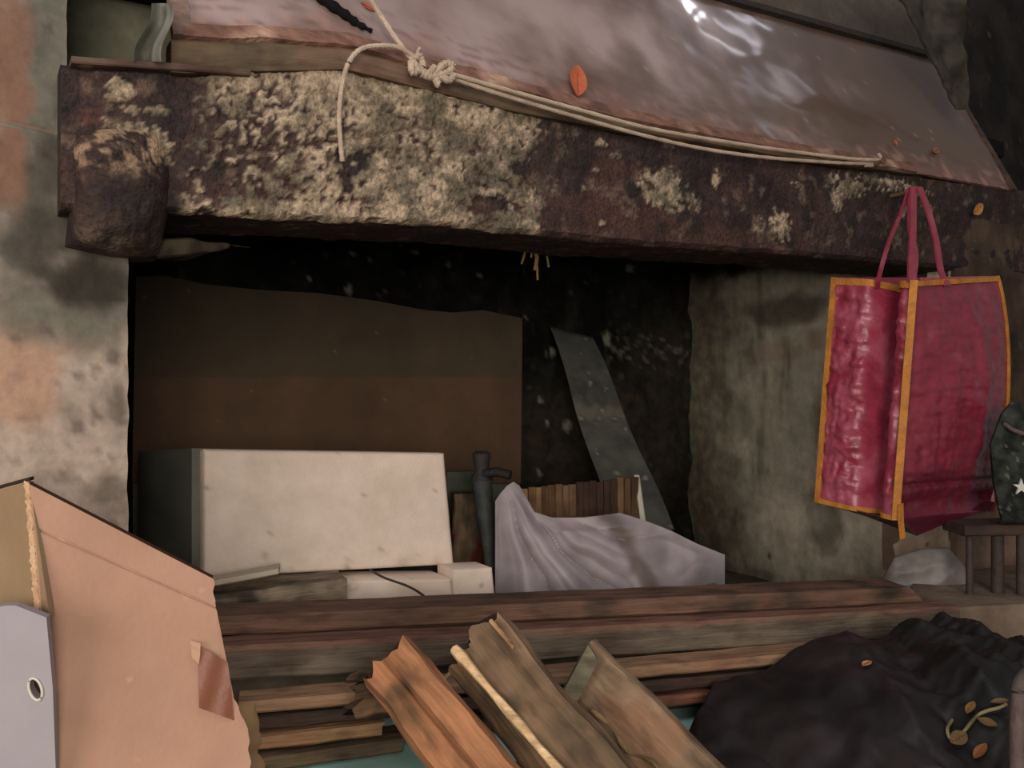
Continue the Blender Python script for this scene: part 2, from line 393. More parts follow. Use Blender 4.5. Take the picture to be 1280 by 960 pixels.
v, f, g = sweep(FR(-.008, 0, 0), U*2.45, Z*.2, N*.19, rp, segs=520, dense=.0045, fn=beamfn)
finish('timber', v, f, BEAM, beamcol, root, g=g)
# thin board nailed along the top edge of the beam, left end
v, f, g = sweep(FR(TH(88, 80)[0], -.014, .398), U*.22+Z*.024, Z*.009, N*.04, segs=30, jit=.002, seed=3)
finish('edge_board', v, f, WOOD, woodcol((70, 50, 42), (104, 84, 72), 20), root, g=g)
# flat lath under the hood, olive grey
ts0, ts1 = TH(212, 80)[0], TH(800, 170)[0]
def lathfn(p, k, x, y, out):
    t, s, h = ts(p); lo = btop(t)-.004; hi = lathtop(t)
    return FR(t, s, lo+(hi-lo)*x)
lathtop = lut([TH(x, y) for x, y in [(212, 52), (330, 56), (430, 62), (520, 88), (640, 118), (760, 150), (1000, 196), (1250, 236)]])
v, f, g = sweep(FR(TH(212, 80)[0], -.012, 0), U*1.62, Z*.02, N*.04, segs=90, jit=0, fn=lathfn)
finish('hood_lath', v, f, WOOD, woodcol((104, 88, 66), (74, 62, 48), 16, (120, 92, 76), .4), root, g=g)
# corbel block carrying the beam at the left
def corbel(u, v):
    pxl, pxr = 81+6*math.sin(v*3.1), 214-8*(v-.5)**2*4+6*math.sin(v*5)
    px = pxl+(pxr-pxl)*u; py = (164-12*math.sin(u*2.4))+(308-164+12*math.sin(u*2)+14*math.sin(u*2.4))*v
    e = (1-abs(2*u-1)**4)*(1-abs(2*v-1)**4)
    p = W(px, py, .05-.085*max(e, 0)**.5); q = fbm(p, 16, 4); return p-N*q*.018
def corbcol(p):
    n = fbm(p, 18, 4); n2 = fbm(p, 55, 3); t, s, h = ts(p)
    c = mix(lin((34, 26, 24)), lin((62, 46, 40)), .5+n*2)
    c = mix(c, lin((150, 124, 98)), max(sm(.02, .2, n2+n*.5)*.85*sm(.25, .30, h+n*.04), sm(.4, .8, spar(t, h, n2*3))))
    return mix(c, lin((84, 76, 62)), sm(.05, .3, n)*sm(.20, .18, h))
v, f = slab(corbel, 60, 50, N*.06)
finish('corbel_block', v, f, BEAM, corbcol, label='dark rounded corbel block under the left end of the beam', cat='corbel')
# remains of mortar ledge to the right of the corbel
v, f, g = sweep(FR(TH(205, 290)[0], .04, .17), U*.10, Z*.026, N*.06, segs=24, jit=.022, seed=5, dense=.005, endjit=.03, fn=lambda p, k, x, y, out: p-out*(.9*k*k)+Z*.016*k)
finish('mortar_lump', v, f, PLASTER, gc((72, 62, 48), (34, 28, 24), 30), label='small rough ledge of brown mortar right of the corbel', cat='mortar')

# sloped hood sheet
tl, tr = TH(226, 60)[0], 2.09
hl0 = lambda t: lathtop(t)
SL = (.205, .385)
def hoodp(t, k, off=0):                     # k: 0 bottom .. 1 top ; off along the outward normal
    h = hl0(t)+SL[1]*k
    return FR(t, -.004+SL[0]*k, h)+(-N*.883+Z*.47)*off
def hoodfn(u, v):
    k = 1-v; t = tl+(tr-.02*(1-k)-tl)*u
    p = FR(t, 0, k); w_ = fbm(V((t*2.2, k*1.2, 3)), 1, 3)*.009+fbm(V((t*9, k*4, 1)), 1, 2)*.003
    return hoodp(t, k, w_+.004)
def hoodcol(p):
    t, s, h = ts(p); k = (h-hl0(t))/SL[1]; n = fbm(V((t, k*.4, 0)), 7, 4); n2 = fbm(V((t*.7, k*1.5, 7)), 26, 3)
    c = mix(lin((156, 136, 130)), lin((132, 112, 104)), .5+n*2)
    c = mix(c, lin((80, 60, 46)), sm(.6, 1.5, t+n)*.9)           # browner, greasier to the right
    c = mix(c, lin((116, 82, 70)), sm(.16+n*.2, .02, k)*.8)
    c = mix(c, lin((92, 74, 56)), sm(.25, 0, abs(k-.22-.1*n))*sm(.9, 1.3, t)*.5)
    c = mix(c, lin((82, 58, 44)), sm(.03, .22, n2)*sm(.4, 0, k)*.7)
    c = mix(c, lin((176, 130, 112)), sm(.1, .3, fbm(p, 34, 3))*sm(.24, .02, k)*.6)
    return mix(c, lin((186, 164, 150)), sm(.40, .46, fbm(p, 60, 2))*.3)
root = thing('hood_sheet', FR(1.1, 0, .45), 'large sloping dusty pinkish hood sheet above the beam', 'hood')
v, f = slab(hoodfn, 200, 50, (N*.883-Z*.47)*.006)
finish('sheet', v, f, GLOSS, hoodcol, root)
def strip(t0, t1, k0, k1, off, th, nm, c1, c2, seed, parent, jit=.003):
    n = 60
    def fn(u, v):
        t = t0+(t1-t0)*u; k = k1+(k0-k1)*v+jit*2*fbm(V((t*14, v*3, seed)), 1, 3)
        return hoodp(t, k, off+.003*fbm(V((t*20, v, seed)), 1, 2))
    v, f = slab(fn, n, 3, (N*.883-Z*.47)*th)
    return finish(nm, v, f, WOOD, woodcol(c1, c2, 22, (182, 150, 128), .5), parent)
strip(tl+.0, tr-.4, -.006, .048, .012, .010, 'edge_batten', (128, 96, 80), (98, 68, 56), 2, root, .01)
# left edge wood of the hood
v, f = slab(lambda u, v: hoodp(tl-.012+.024*u, 1-v+.006*fbm(V((v*20, 0, 0)), 1, 2), .012), 3, 30, (N*.883-Z*.47)*.014)
finish('side_batten', v, f, WOOD, woodcol((136, 112, 100), (104, 84, 74), 22), root)
v, f = slab(lambda u, v: hoodp(tr-.012-.03*(1-v)*0+.018*u, 1-v, .007), 3, 30, (N*.883-Z*.47)*.012)
finish('side_batten', v, f, WOOD, woodcol((86, 66, 54), (64, 50, 42), 22), root)
# plain upper hood board, steeper, with a dark joint below it
def up(u, v):
    a = hoodp(tl-.02+(tr-tl+.02)*u, 1, .012); return a+(Z*.5+N*.10)*(1-v)
v, f = slab(up, 60, 16, N*.02)
finish('upper_hood_board', v, f, PLASTER, gc((92, 84, 76), (74, 68, 60), 5), label='dull grey board above the sloping hood sheet', cat='board')
v, f = slab(lambda u, v: hoodp(tl+(tr-tl)*u, 1.02-.045*v, .016), 60, 3, (N*.883-Z*.47)*.012)
finish('top_batten', v, f, WOOD, woodcol((52, 44, 38), (38, 32, 28), 20), root)
# bent grey conduit in the dark corner right of the hood
def ragfn(u, v):
    xl = lut([(0, 1112), (.4, 1140), (.8, 1182), (1, 1198)])(v); xr = lut([(0, 1196), (.4, 1200), (.8, 1208), (1, 1210)])(v)
    p = W(xl+(xr-xl)*u, -24+160*v, .02); return p-N*(.02*math.sin(u*7+v*3)*math.sin(math.pi*min(1, v+.3))+.02*fbm(p, 16, 3))
v, f = slab(ragfn, 30, 40, N*.006)
finish('grey_rag', v, f, PLASTER, gc((72, 67, 59), (42, 38, 34), 18), label='dim grey rag hanging in the dark corner above the hood', cat='rag')
# scrap of grey paper at the hood's left end
v, f = slab(lambda u, v: W(190+26*u-22*v*(1-u*.4)+4*math.sin(v*6), 4+72*v, -.03+.04*math.sin(u*4)), 10, 14, N*.003)
finish('paper_scrap', v, f, CLEARP, gc((150, 152, 140), (110, 108, 96), 30), label='pale grey torn scrap hanging left of the hood sheet', cat='scrap')

# leaves, stick
def leaf(px, py, L_, Wd, ang, k_off, col, label, plane, grp=None):
    """small pointed leaf lying on the surface point(px,py)"""
    base = plane(px, py); c = plane(px+1, py); d = plane(px, py+1)
    ex = (c-base).normalized(); ey = (base-d).normalized(); nn = ex.cross(ey).normalized()
    if nn.dot(V((0, 0, E))-base) < 0: nn = -nn
    ax = ex*math.cos(ang)+ey*math.sin(ang); ay = nn.cross(ax)
    def fn(u, v):
        w_ = Wd*math.sin(math.pi*min(1, max(0, u)))**.75*(1 if u < .8 else 1)
        return base+ax*(u-.5)*L_+ay*(v-.5)*w_+nn*(.004+.10*L_*(u-.5)**2+.5*w_*(v-.5)**2)
    v, f = slab(fn, 14, 6, nn*.0008)
    o = finish('dry_leaf', v, f, LEAF, col, label=label, cat='leaf', group=grp)
    v, f = tube([fn(i/8*.9, .5)+nn*.0012 for i in range(9)], .0007, 5)
    finish('midrib', v, f, LEAF, (120, 70, 44), o)
    return o
def onhood(px, py):
    r = ray(px, py); n = -N*.883+Z*.47; p0 = hoodp(1.0, 0, .012); o = V((0, 0, E)); d = (p0-o).dot(n)/r.dot(n); return o+r*d
leaf(720, 104, .082, .034, math.pi/2, 0, (176, 92, 58), 'orange pointed dry leaf standing against the hood sheet above the cord', onhood)
leaf(459, 12, .034, .018, -.6, 0, (170, 96, 74), 'small orange leaf scrap near the cord at the top of the photo', onhood)
leaf(1117, 180, .026, .014, -1.1, 0, (190, 88, 50), 'tiny bright orange leaf scrap on the right end of the hood edge', onhood)
leaf(1168, 190, .03, .014, .4, 0, (140, 90, 66), 'tiny brown leaf scrap nearest the right corner of the hood', onhood)
leaf(1220, 262, .045, .024, .5, 0, (170, 118, 62), 'small ochre leaf on the dark wall right of the bag handles', lambda a, b: W(a, b, -.02))
def stickp(px, py): return onhood(px, py)+(-N*.883+Z*.47)*.012
v, f = tube(spline([stickp(384, -8), stickp(405, 10), stickp(428, 26), stickp(445, 38), stickp(462, 47)], 6), .009, 10, lambda k: .0085*(1-.7*k**2)+.0012*math.sin(k*40))
finish('charred_stick', v, f, SOOT, (16, 15, 14), label='short black charred stick lying on the hood sheet, top left', cat='stick')

# ------------------------------------------------------------------ cord
rc = thing('cord', W(540, 90, -.03), 'thin off-white cord knotted at the beam top, loose end hanging', 'cord')
rcol = gc((196, 176, 154), (168, 148, 128), 60)
def rp_(lst, s=-.035): return spline([W(a, b, s+(c[0] if c else 0)) for (a, b, *c) in lst], 8)
def cordpart(nm, lst, r=.0035, s=-.035):
    v, f = tube(rp_(lst, s), r, 8, lambda k: r*(1+.12*math.sin(k*160))); finish(nm, v, f, ROPE, rcol, rc)
cordpart('upper_run', [(395, -120, .16), (430, -60, .08), (455, -16, .03), (470, 10, .03), (492, 44, .02), (516, 76)], .0040)
cordpart('long_run', [(560, 96), (620, 116), (700, 140), (800, 168), (880, 186), (960, 197), (1040, 203), (1092, 205)], .0034)
cordpart('long_run', [(556, 90), (640, 114), (720, 136), (810, 160), (900, 176), (980, 188), (1060, 198), (1098, 200)], .0034, -.041)
cordpart('long_run', [(1082, 207), (1094, 206), (1101, 199), (1098, 192)], .0034)
cordpart('loose_end', [(522, 74), (500, 60), (478, 57), (452, 61), (436, 78), (428, 105), (424, 140), (425, 170), (428, 202)], .0036)
cordpart('knot', [(514, 76), (516, 90), (528, 84), (524, 70), (518, 80), (534, 92), (544, 84)], .0058, -.040)
cordpart('knot', [(526, 92), (540, 96), (560, 90), (566, 82), (556, 80), (545, 92), (548, 106), (543, 92), (560, 100), (568, 94)], .0056, -.040)
cordpart('knot_end', [(520, 80), (522, 66), (525, 60)], .0028)
cordpart('knot_end', [(545, 92), (546, 100), (547, 108)], .005)
# nail under the right end of the cord, nail for the bag
for (px, py, lab) in [(1099, 204, 'rusty nail holding the right end of the cord'), (1138, 240, 'rusty nail carrying the pink bag by its handles')]:
    p = W(px, py, -.050)+N*.080; v, f = tube([p, p-N*.075, p-N*.09+Z*.004], .004, 8); m2 = tube([p-N*.089+Z*.003, p-N*.092+Z*.003], .008, 10)
    v, f, _ = merge((v, f), m2); finish('nail', v, f, IRON, (96, 70, 52), label=lab, cat='nail')

# ================================================================== PINK BAG
bag = thing('shopping_bag', Dp(1140, 670, 1.8), 'pink woven plastic bag with yellow binding hanging from the beam', 'bag')
# corners: L left, K near corner, R right, B back ; t top, b bottom
Lt, Kt, Rt, Bt = Dp(1041, 347, 1.84), Dp(1141, 351, 1.70), Dp(1246, 345, 1.88), Dp(1150, 347, 1.97)
Lb, Kb, Rb, Bb = Dp(1020, 627, 1.82), Dp(1118, 650, 1.68), Dp(1243, 628, 1.83), Dp(1146, 615, 1.93)
M0 = Dp(1146, 670, 1.76)
pk, pd, pl, pr = map(lin, [(146, 48, 68), (84, 22, 38), (172, 88, 108), (130, 40, 52)])
def bagcol(bias, foldc=None):
    def fn(p):
        n = fbm(p, 16, 3); n2 = fbm(p, 60, 2); c = mix(pk, pr, .5+n*2)
        c = mix(c, pl, sm(-.1, .35, n+bias)*.6+n2*.3)
        return mix(c, pd, sm(.1, .4, -n+n2)*.35)
    return fn
cmid = (Lt+Kt+Rt+Bt+Lb+Kb+Rb+Bb)/8
def wrinkle(p, amp=1): return fbm(V((p.x*12, p.y*12, p.z*34)), 1, 4)*.011*amp+abs(fbm(V((p.x*16, p.y*16, p.z*7)), 1, 3))*.016*amp
def panel(a, b, c, d, fn_extra, nu=60, nv=110, amp=1, th=.0015):
    q = quad(a, b, c, d); nn = (b-a).cross(a-d).normalized()
    if nn.dot(a-cmid) < 0: nn = -nn
    def fn(u, v):
        e = min(1, 8*u*(1-u)*1.5, 8*v*(1-v)*1.5+.2); p = q(u, v)
        return p+nn*(wrinkle(p, amp)*e+fn_extra(u, v))
    return slab(fn, nu, nv, -nn*th), fn, nn
def gus(u, v):                               # inward gusset fold down the side panel
    k = math.exp(-((u-.68)/.10)**2); k2 = math.exp(-((u-.30)/.22)**2)
    return -.105*k*(1-.35*v)+.008*k2*math.sin(v*3)
(m, fL, nL) = panel(Lt, Kt, Kb, Lb, gus, amp=1.6)
finish('side_panel', *m, PINK, bagcol(.12), bag)
# front: bulging, with a crease at its base
def frt(u, v):
    b = .028*math.sin(math.pi*u)*math.sin(math.pi*min(1, v*1.1)); c = -.010*math.exp(-((v-.86)/.012)**2)
    return b+c-.03*sm(.86, 1, v)+.010*math.exp(-((u-.55-.15*v)/.05)**2)*math.sin(math.pi*v)
def frontq(u, v):
    a = Kt.lerp(Rt, u); xr = Dp(1263, 500, 1.87); k = 1-abs(v-.52)/.52
    top = Kt.lerp(Rt, u); bot = Kb.lerp(Dp(1243, 640, 1.83), u); return top.lerp(bot, v)+(V((.028, .004, 0)))*u*max(0, math.sin(math.pi*min(1, v**.8)))
nR = (Rt-Kt).cross(Kt-Kb).normalized()
if nR.dot(Kt-cmid) < 0: nR = -nR
def fR(u, v):
    p = frontq(u, v); e = min(1, 12*u*(1-u), 12*v*(1-v)+.2); return p+nR*(wrinkle(p, .85)*e+frt(u, v)*e)
def fcol(p):
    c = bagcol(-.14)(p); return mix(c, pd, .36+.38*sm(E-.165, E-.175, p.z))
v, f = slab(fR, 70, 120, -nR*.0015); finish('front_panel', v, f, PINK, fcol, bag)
v, f = slab(quad(Lt, Bt, Bb, Lb), 12, 20, V((0, -.0015, 0))); finish('back_panel', v, f, PINK, bagcol(-.2), bag)
v, f = slab(quad(Bt, Rt, Rb, Bb), 12, 20, V((0, -.0015, 0))); finish('back_panel', v, f, PINK, bagcol(-.2), bag)
# sagging bottom, dark underside seen from below the panels
def bot(u, v):
    p = quad(Lb, Kb, Rb, Bb)(u, v); return p
rim = [Lb.lerp(Kb, i/10) for i in range(10)]+[fR(i/14, 1) for i in range(14)]+[Rb.lerp(Bb, i/6) for i in range(6)]+[Bb.lerp(Lb, i/6) for i in range(6)]
vv = [p for p in rim]+[M0.lerp(p, .5)+Z*.004-Z*.004*fbm(p, 20, 2) for p in rim]+[M0]
nr = len(rim); ff = []
for i in range(nr):
    j = (i+1) % nr; ff += [(i, j, nr+j, nr+i), (nr+i, nr+j, 2*nr)]
k0 = len(vv); vv2 = [p+Z*.002 for p in vv]; ff2 = [tuple(i+k0 for i in q) for q in ff]
ff3 = [(i, (i+1) % nr, k0+(i+1) % nr, k0+i) for i in range(nr)]
finish('bag_base', vv+vv2, ff+ff2+ff3, PINK, lambda p: mix(pd, lin((86, 14, 40)), .4), bag)
# yellow binding tapes
yc = gc((190, 126, 50), (160, 102, 44), 40)
def tape(pts, wdir, wd=.017, nm='binding'):
    wd *= .8
    v, f = ribbon(pts, wdir, wd, .004); finish(nm, v, f, YEL, yc, bag)
hL = (Kt-Lt).normalized(); hR = (Rt-Kt).normalized()
tape([fL(.0, i/30)+nL*.004+hL*.006 for i in range(31)], hL, .015)
tape([fL(i/30, 0)+nL*.004-Z*.008 for i in range(31)], Z, .017)
tape([fL(i/30, 1)+nL*.004+Z*.004 for i in range(31)], Z, .012)
tape([fL(1, i/40)+(nL+nR).normalized()*.006 for i in range(41)], (hL+hR), .018)
tape([fR(i/30, 0)+nR*.004-Z*.006 for i in range(31)], Z, .013)
tape([fR(1, i/40)+nR*.002 for i in range(34)], hR, .008)
tape([fR(.0, .93)+nR*.01, fR(-.02, .985)+nR*.012-Z*.01, fR(-.05, 1.0)+nR*.012-Z*.03], hR, .016, 'loose_binding')
# handles: two loops meeting on the nail
nail = W(1138, 238, -.055)
def strap(lst, wd=.02):
    v, f = ribbon(spline(lst, 8), hR, wd, .004); finish('handle', v, f, PINK, bagcol(-.05), bag)
strap([Dp(1097, 360, 1.765), Dp(1099, 345, 1.76), Dp(1112, 300, 1.80), Dp(1128, 262, 1.85), nail+Z*.004+V((-.006, -.01, 0))], .011)
strap([Dp(1139, 352, 1.70), Dp(1139, 325, 1.73), Dp(1141, 285, 1.79), nail+Z*.004+V((.0, -.012, 0))], .022)
strap([Dp(1141, 352, 1.705), Dp(1144, 320, 1.75), Dp(1138, 280, 1.80), nail+Z*.006+V((.0, -.006, 0))], .018)
strap([fR(.34, .03)+nR*.006, Dp(1176, 338, 1.765), Dp(1170, 300, 1.80), Dp(1160, 262, 1.85), nail+Z*.004+V((.014, -.012, 0))], .018)

# ================================================================== INSIDE THE OPENING
# brown board against the back
bt = lut([(170, 346), (205, 344), (260, 355), (330, 362), (400, 366), (470, 376), (530, 388), (565, 391), (600, 388), (650, 398)])
def brn(u, v):
    px = 170+480*u+(-4*v*(1-u)); py = bt(170+480*u)+(604-bt(170+480*u))*v
    return W(px, py, .735-.03*v)+N*.012*math.sin(u*5+v)
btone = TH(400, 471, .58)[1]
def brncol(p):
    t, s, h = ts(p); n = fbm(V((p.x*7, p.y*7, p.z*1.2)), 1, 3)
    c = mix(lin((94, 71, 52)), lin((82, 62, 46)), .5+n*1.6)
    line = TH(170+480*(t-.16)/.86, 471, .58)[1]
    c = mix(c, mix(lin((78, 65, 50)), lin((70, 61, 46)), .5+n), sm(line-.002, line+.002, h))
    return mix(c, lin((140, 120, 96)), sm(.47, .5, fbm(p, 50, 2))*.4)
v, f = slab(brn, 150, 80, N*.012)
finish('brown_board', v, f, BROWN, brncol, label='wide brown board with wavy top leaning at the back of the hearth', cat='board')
# white foam box: lid plate toward us, grey tapered body behind
fb = thing('foam_box', W(400, 715, .42), 'large white foam box lying on its side in the hearth', 'box')
P1, P2, P3, P4 = Lv(255, -.112, 1.50), Lv(556, -.137, 1.735), Lv(568, -.356, 1.735), Lv(255, -.331, 1.50)
fu = (P2-P1).normalized(); fn_ = V((-fu.y, fu.x, 0))
def rrect(a, b, c, d, r, th, name, col, parent, mt, dense=.006):
    """plate with softened edges and slightly chipped outline"""
    W0 = (b-a).length; q = quad(a, b, c, d); nn = th.normalized(); T = th.length
    n = 50; m = 30
    def fr(u, v):
        p = q(u, v); ed = min(u*W0, (1-u)*W0, v*(a-d).length, (1-v)*(a-d).length)
        return p+nn*(r*(1-min(1, ed/r))**2*.8 if ed < r else 0)+nn*.0012*fbm(p, 40, 2)
    U_ = [0, .006, .014]+[i/n for i in range(1, n)]+[.986, .994, 1]; U_ = sorted(U_); Vv = [0, .012, .03]+[j/m for j in range(2, m-1)]+[.97, .988, 1]
    f2 = lambda u, v: fr(U_[round(u*(len(U_)-1))], Vv[round(v*(len(Vv)-1))])
    v, f = slab(f2, len(U_)-1, len(Vv)-1, th, back=lambda u, v, p: q(U_[round(u*(len(U_)-1))], Vv[round(v*(len(Vv)-1))])+th)
    return finish(name, v, f, mt, col, parent)
def foamcol(stains, pl_=None):
    def fn(p):
        n = fbm(p, 14, 3); c = mix(lin((232, 214, 198)), lin((216, 197, 178)), .5+n*1.5)
        for (a, r, k, cc) in stains:
            d = (p-a).length/r+fbm(p, 90, 2)*.8
            c = mix(c, lin(cc), k*sm(1.2, .1, d))
        c = mix(c, lin((160, 146, 130)), sm(.36, .46, fbm(p, 46, 2))*.6)
        return c
    return fn
def onplate(px, py):
    r = ray(px, py); n = fn_; o = V((0, 0, E)); return o+r*((P1-o).dot(n)/r.dot(n))
st = [(onplate(435, 700), .008, .8, (110, 100, 84)), (onplate(434, 708), .010, .6, (100, 92, 78)), (onplate(332, 695), .008, .5, (140, 126, 110)), (onplate(258, 610), .006, .7, (150, 136, 118)),
      (onplate(500, 706), .02, .35, (130, 120, 100)), (onplate(545, 702), .015, .3, (130, 120, 100)), (onplate(478, 690), .012, .3, (150, 138, 120)), (onplate(318, 577), .006, .4, (160, 146, 130)), (onplate(347, 578), .006, .4, (160, 146, 130))]
rrect(P1, P2, P3, P4, .006, fn_*.035, 'lid', foamcol(st), fb, FOAM)
def body(u, v):                              # tapered tub behind the lid
    rows = [(.035, 1.0), (.05, .985), (.27, .84), (.30, .76)]
    k = u*3; i = min(2, int(k)); s = rows[i][0]+(rows[i+1][0]-rows[i][0])*(k-i); sc = rows[i][1]+(rows[i+1][1]-rows[i][1])*(k-i)
    a = v*4; j = int(a) % 4; cs = [P1, P2, P3, P4]; e = a-int(a)
    p = cs[j].lerp(cs[(j+1) % 4], e); ctr = (P1+P2+P3+P4)/4+(-fu*.012-Z*.035)*(s/.37)
    return ctr+(p-ctr)*sc-fu*(s*.38)+fn_*s
n1_, n2_ = 9, 48; vv = []; ff = []
for i in range(n1_+1):
    for j in range(n2_): vv.append(body(i/n1_, j/n2_))
for i in range(n1_):
    for j in range(n2_): ff.append((i*n2_+j, i*n2_+(j+1) % n2_, (i+1)*n2_+(j+1) % n2_, (i+1)*n2_+j))
ff += [tuple(range(n2_)), tuple(n1_*n2_+j for j in range(n2_))]
bo = finish('tub', vv, ff, FOAM, gc((112, 112, 102), (88, 90, 82), 12), fb, label='grey foam tub behind the white lid')
# foam slabs under the box
def fblock(x0, y0, x1, y1, d0, d1, dep, seed, label):
    a, b = Dp(x0, y0, d0), Dp(x1, y0-2, d1); c, d = V((b.x, b.y, E-.411)), V((a.x, a.y, E-.411))
    c = c+fu*.006; d = d+fu*.002
    return rrect(a, b, c, d, .005, fn_*dep, 'foam_block', foamcol([(Dp(x0+20, y0+8, d0), .02, .5, (120, 116, 96))] if seed == 1 else [(Dp(602, 732, 1.69), .007, .6, (150, 130, 110))]), None, FOAM)
o = fblock(420, 726, 564, 721, 1.585, 1.665, .09, 1, ''); props(o, 'low white foam slab directly under the foam box', 'foam slab')
o = fblock(567, 712, 616, 712, 1.668, 1.70, .07, 2, ''); props(o, 'small white foam block at the right of the low slab', 'foam block')
# black wire
v, f = tube(spline([Dp(462, 712, 1.56), Dp(480, 722, 1.55), Dp(508, 732, 1.55), Dp(526, 742, 1.56), Dp(542, 756, 1.58)], 8), .0022, 8)
finish('wire', v, f, IRON, (58, 48, 42), label='thin dark wire hanging across the low foam slab', cat='wire')
# grey wooden block, under the left end of the box, and pale strip
v, f, g = sweep(Lv(262, -.411, 1.42), Lv(434, -.411, 1.535)-Lv(262, -.411, 1.42), Z*.070, V((-.2, .5, 0))*.2, segs=40, jit=.006, seed=2, dense=.01)
finish('wood_block', v, f, WOOD, woodcol((140, 124, 104), (96, 86, 70), 26, (64, 56, 46), .6), g=g, label='grey weathered wood block under the left end of the foam box', cat='wood block')
v, f, g = sweep(Lv(255, -.331, 1.425), Lv(348, -.318, 1.47)-Lv(255, -.331, 1.425), Z*.009, V((-.1, .5, 0))*.1, segs=12, jit=.002, seed=6)
finish('foam_strip', v, f, FOAM, (186, 172, 150), g=g, label='thin pale foam strip lying on the grey wood block', cat='foam strip')
# bark log piece behind, teal scrap, iron stake
v, f, g = sweep(Dp(566, 715, 1.93), (Dp(566, 618, 1.93)-Dp(566, 715, 1.93)), V((.066, .02, 0)), V((-.01, .05, 0)), segs=30, jit=.012, seed=8, dense=.006)
finish('rusty_post', v, f, WOOD, woodcol((110, 88, 66), (70, 66, 50), 34, (96, 44, 34), .7), g=g, label='short rust-stained wooden stub right of the foam box', cat='wood')
v, f, g = sweep(Dp(558, 650, 2.05), Dp(558, 590, 2.05)-Dp(558, 650, 2.05), V((.075, .02, 0)), V((0, .02, 0)), segs=8, jit=.003, seed=8)
finish('grey_scrap', v, f, PLASTER, gc((92, 96, 84), (76, 80, 70)), g=g, label='dull grey-green scrap piece behind the rust-stained stub', cat='scrap')
sk = thing('iron_stake', Dp(612, 745, 1.80), 'dark iron stake with round head beside the foam box', 'stake')
v, f = tube(spline([Dp(614, 760, 1.80), Dp(612, 700, 1.81), Dp(607, 650, 1.82), Dp(602, 600, 1.83)], 8), .02, 14, lambda k: .008+.014*k)
finish('shaft', v, f, IRON, gc((34, 38, 36), (58, 62, 58), 30), sk)
v, f = tube([Dp(602, y, 1.83) for y in (600, 596, 590, 580, 574, 567, 564)], .02, 16, lambda k: [.024, .022, .015, .016, .018, .019, .012][round(k*6)])
finish('head', v, f, IRON, gc((52, 44, 42), (38, 34, 32), 30), sk)
v, f = tube([Dp(604, 592, 1.82), Dp(622, 590, 1.81), Dp(638, 594, 1.80)], .010, 12); finish('side_arm', v, f, IRON, (28, 26, 24), sk)
# bundle of split sticks (short upright splints bound together)
bd = thing('splint_basket', Dp(730, 660, 1.93), 'low brown basket of upright wood splints behind the plastic bag', 'basket')
for i in range(17):
    k = i/17; px = 652+146*k; yt = 612-16*k+random.uniform(-2, 2); d = 1.86+.10*k
    a = Dp(px, 655, d); b = Dp(px+random.uniform(-1, 1), yt, d)
    c_ = random.choice([((112, 86, 60), (84, 62, 44)), ((92, 66, 44), (60, 42, 32)), ((132, 104, 70), (96, 72, 50))]) if k < .45 or k > .82 else ((66, 44, 34), (48, 34, 28))
    v, f, g = sweep(a, b-a, V((.0156, .004, 0)), V((-.003, .008, 0)), segs=6, jit=.002, seed=i)
    o = finish('splint', v, f, WOOD, woodcol(*c_, 30), bd, g=g)
def bandf(u, v): return Dp(650+150*u, 662-5*u+(-14)*v, 1.845+.10*u)
v, f = slab(bandf, 30, 3, V((0, .005, 0))); finish('band', v, f, WOOD, woodcol((96, 72, 54), (70, 52, 40), 30), bd)
v, f, g = sweep(Dp(650, 663, 1.88), Dp(800, 656, 1.98)-Dp(650, 663, 1.88), V((-.01, .12, 0)), -Z*.10, segs=10, jit=.003)
finish('base', v, f, WOOD, woodcol((96, 72, 54), (70, 52, 40), 30), bd, g=g)
v, f, g = sweep(Dp(803, 668, 1.93), Dp(793, 594, 1.97)-Dp(803, 668, 1.93), V((.012, .002, 0)), V((0, .02, 0)), segs=8, jit=.001)
finish('pale_edge_strip', v, f, FOAM, (176, 172, 154), bd, g=g)
# leaning grey plank
v, f = slab(lambda u, v: quad(Dp(688, 410, 2.52), Dp(742, 424, 2.52), Dp(842, 662, 2.12), Dp(770, 668, 2.12))(u, v)+V((.004*math.sin(v*9), 0, 0))*(1 if u in (0, 1) else 0), 30, 120, V((0, .018, .006)))
def lpc(p):
    n = fbm(p, 22, 4); c = mix(lin((84, 84, 77)), lin((62, 62, 57)), .5+n*1.4)
    q = abs(p.z-(ray(760, 515).z*2.3+E)); c = mix(c, lin((120, 112, 98)), sm(.035, .0, q+fbm(p, 40, 3)*.04)*.45)
    return mix(c, lin((150, 140, 126)), sm(.3, .4, fbm(p, 40, 3))*.6)
finish('grey_board', v, f, PAINT, lpc, label='narrow dusty grey board leaning diagonally in the hearth', cat='board')
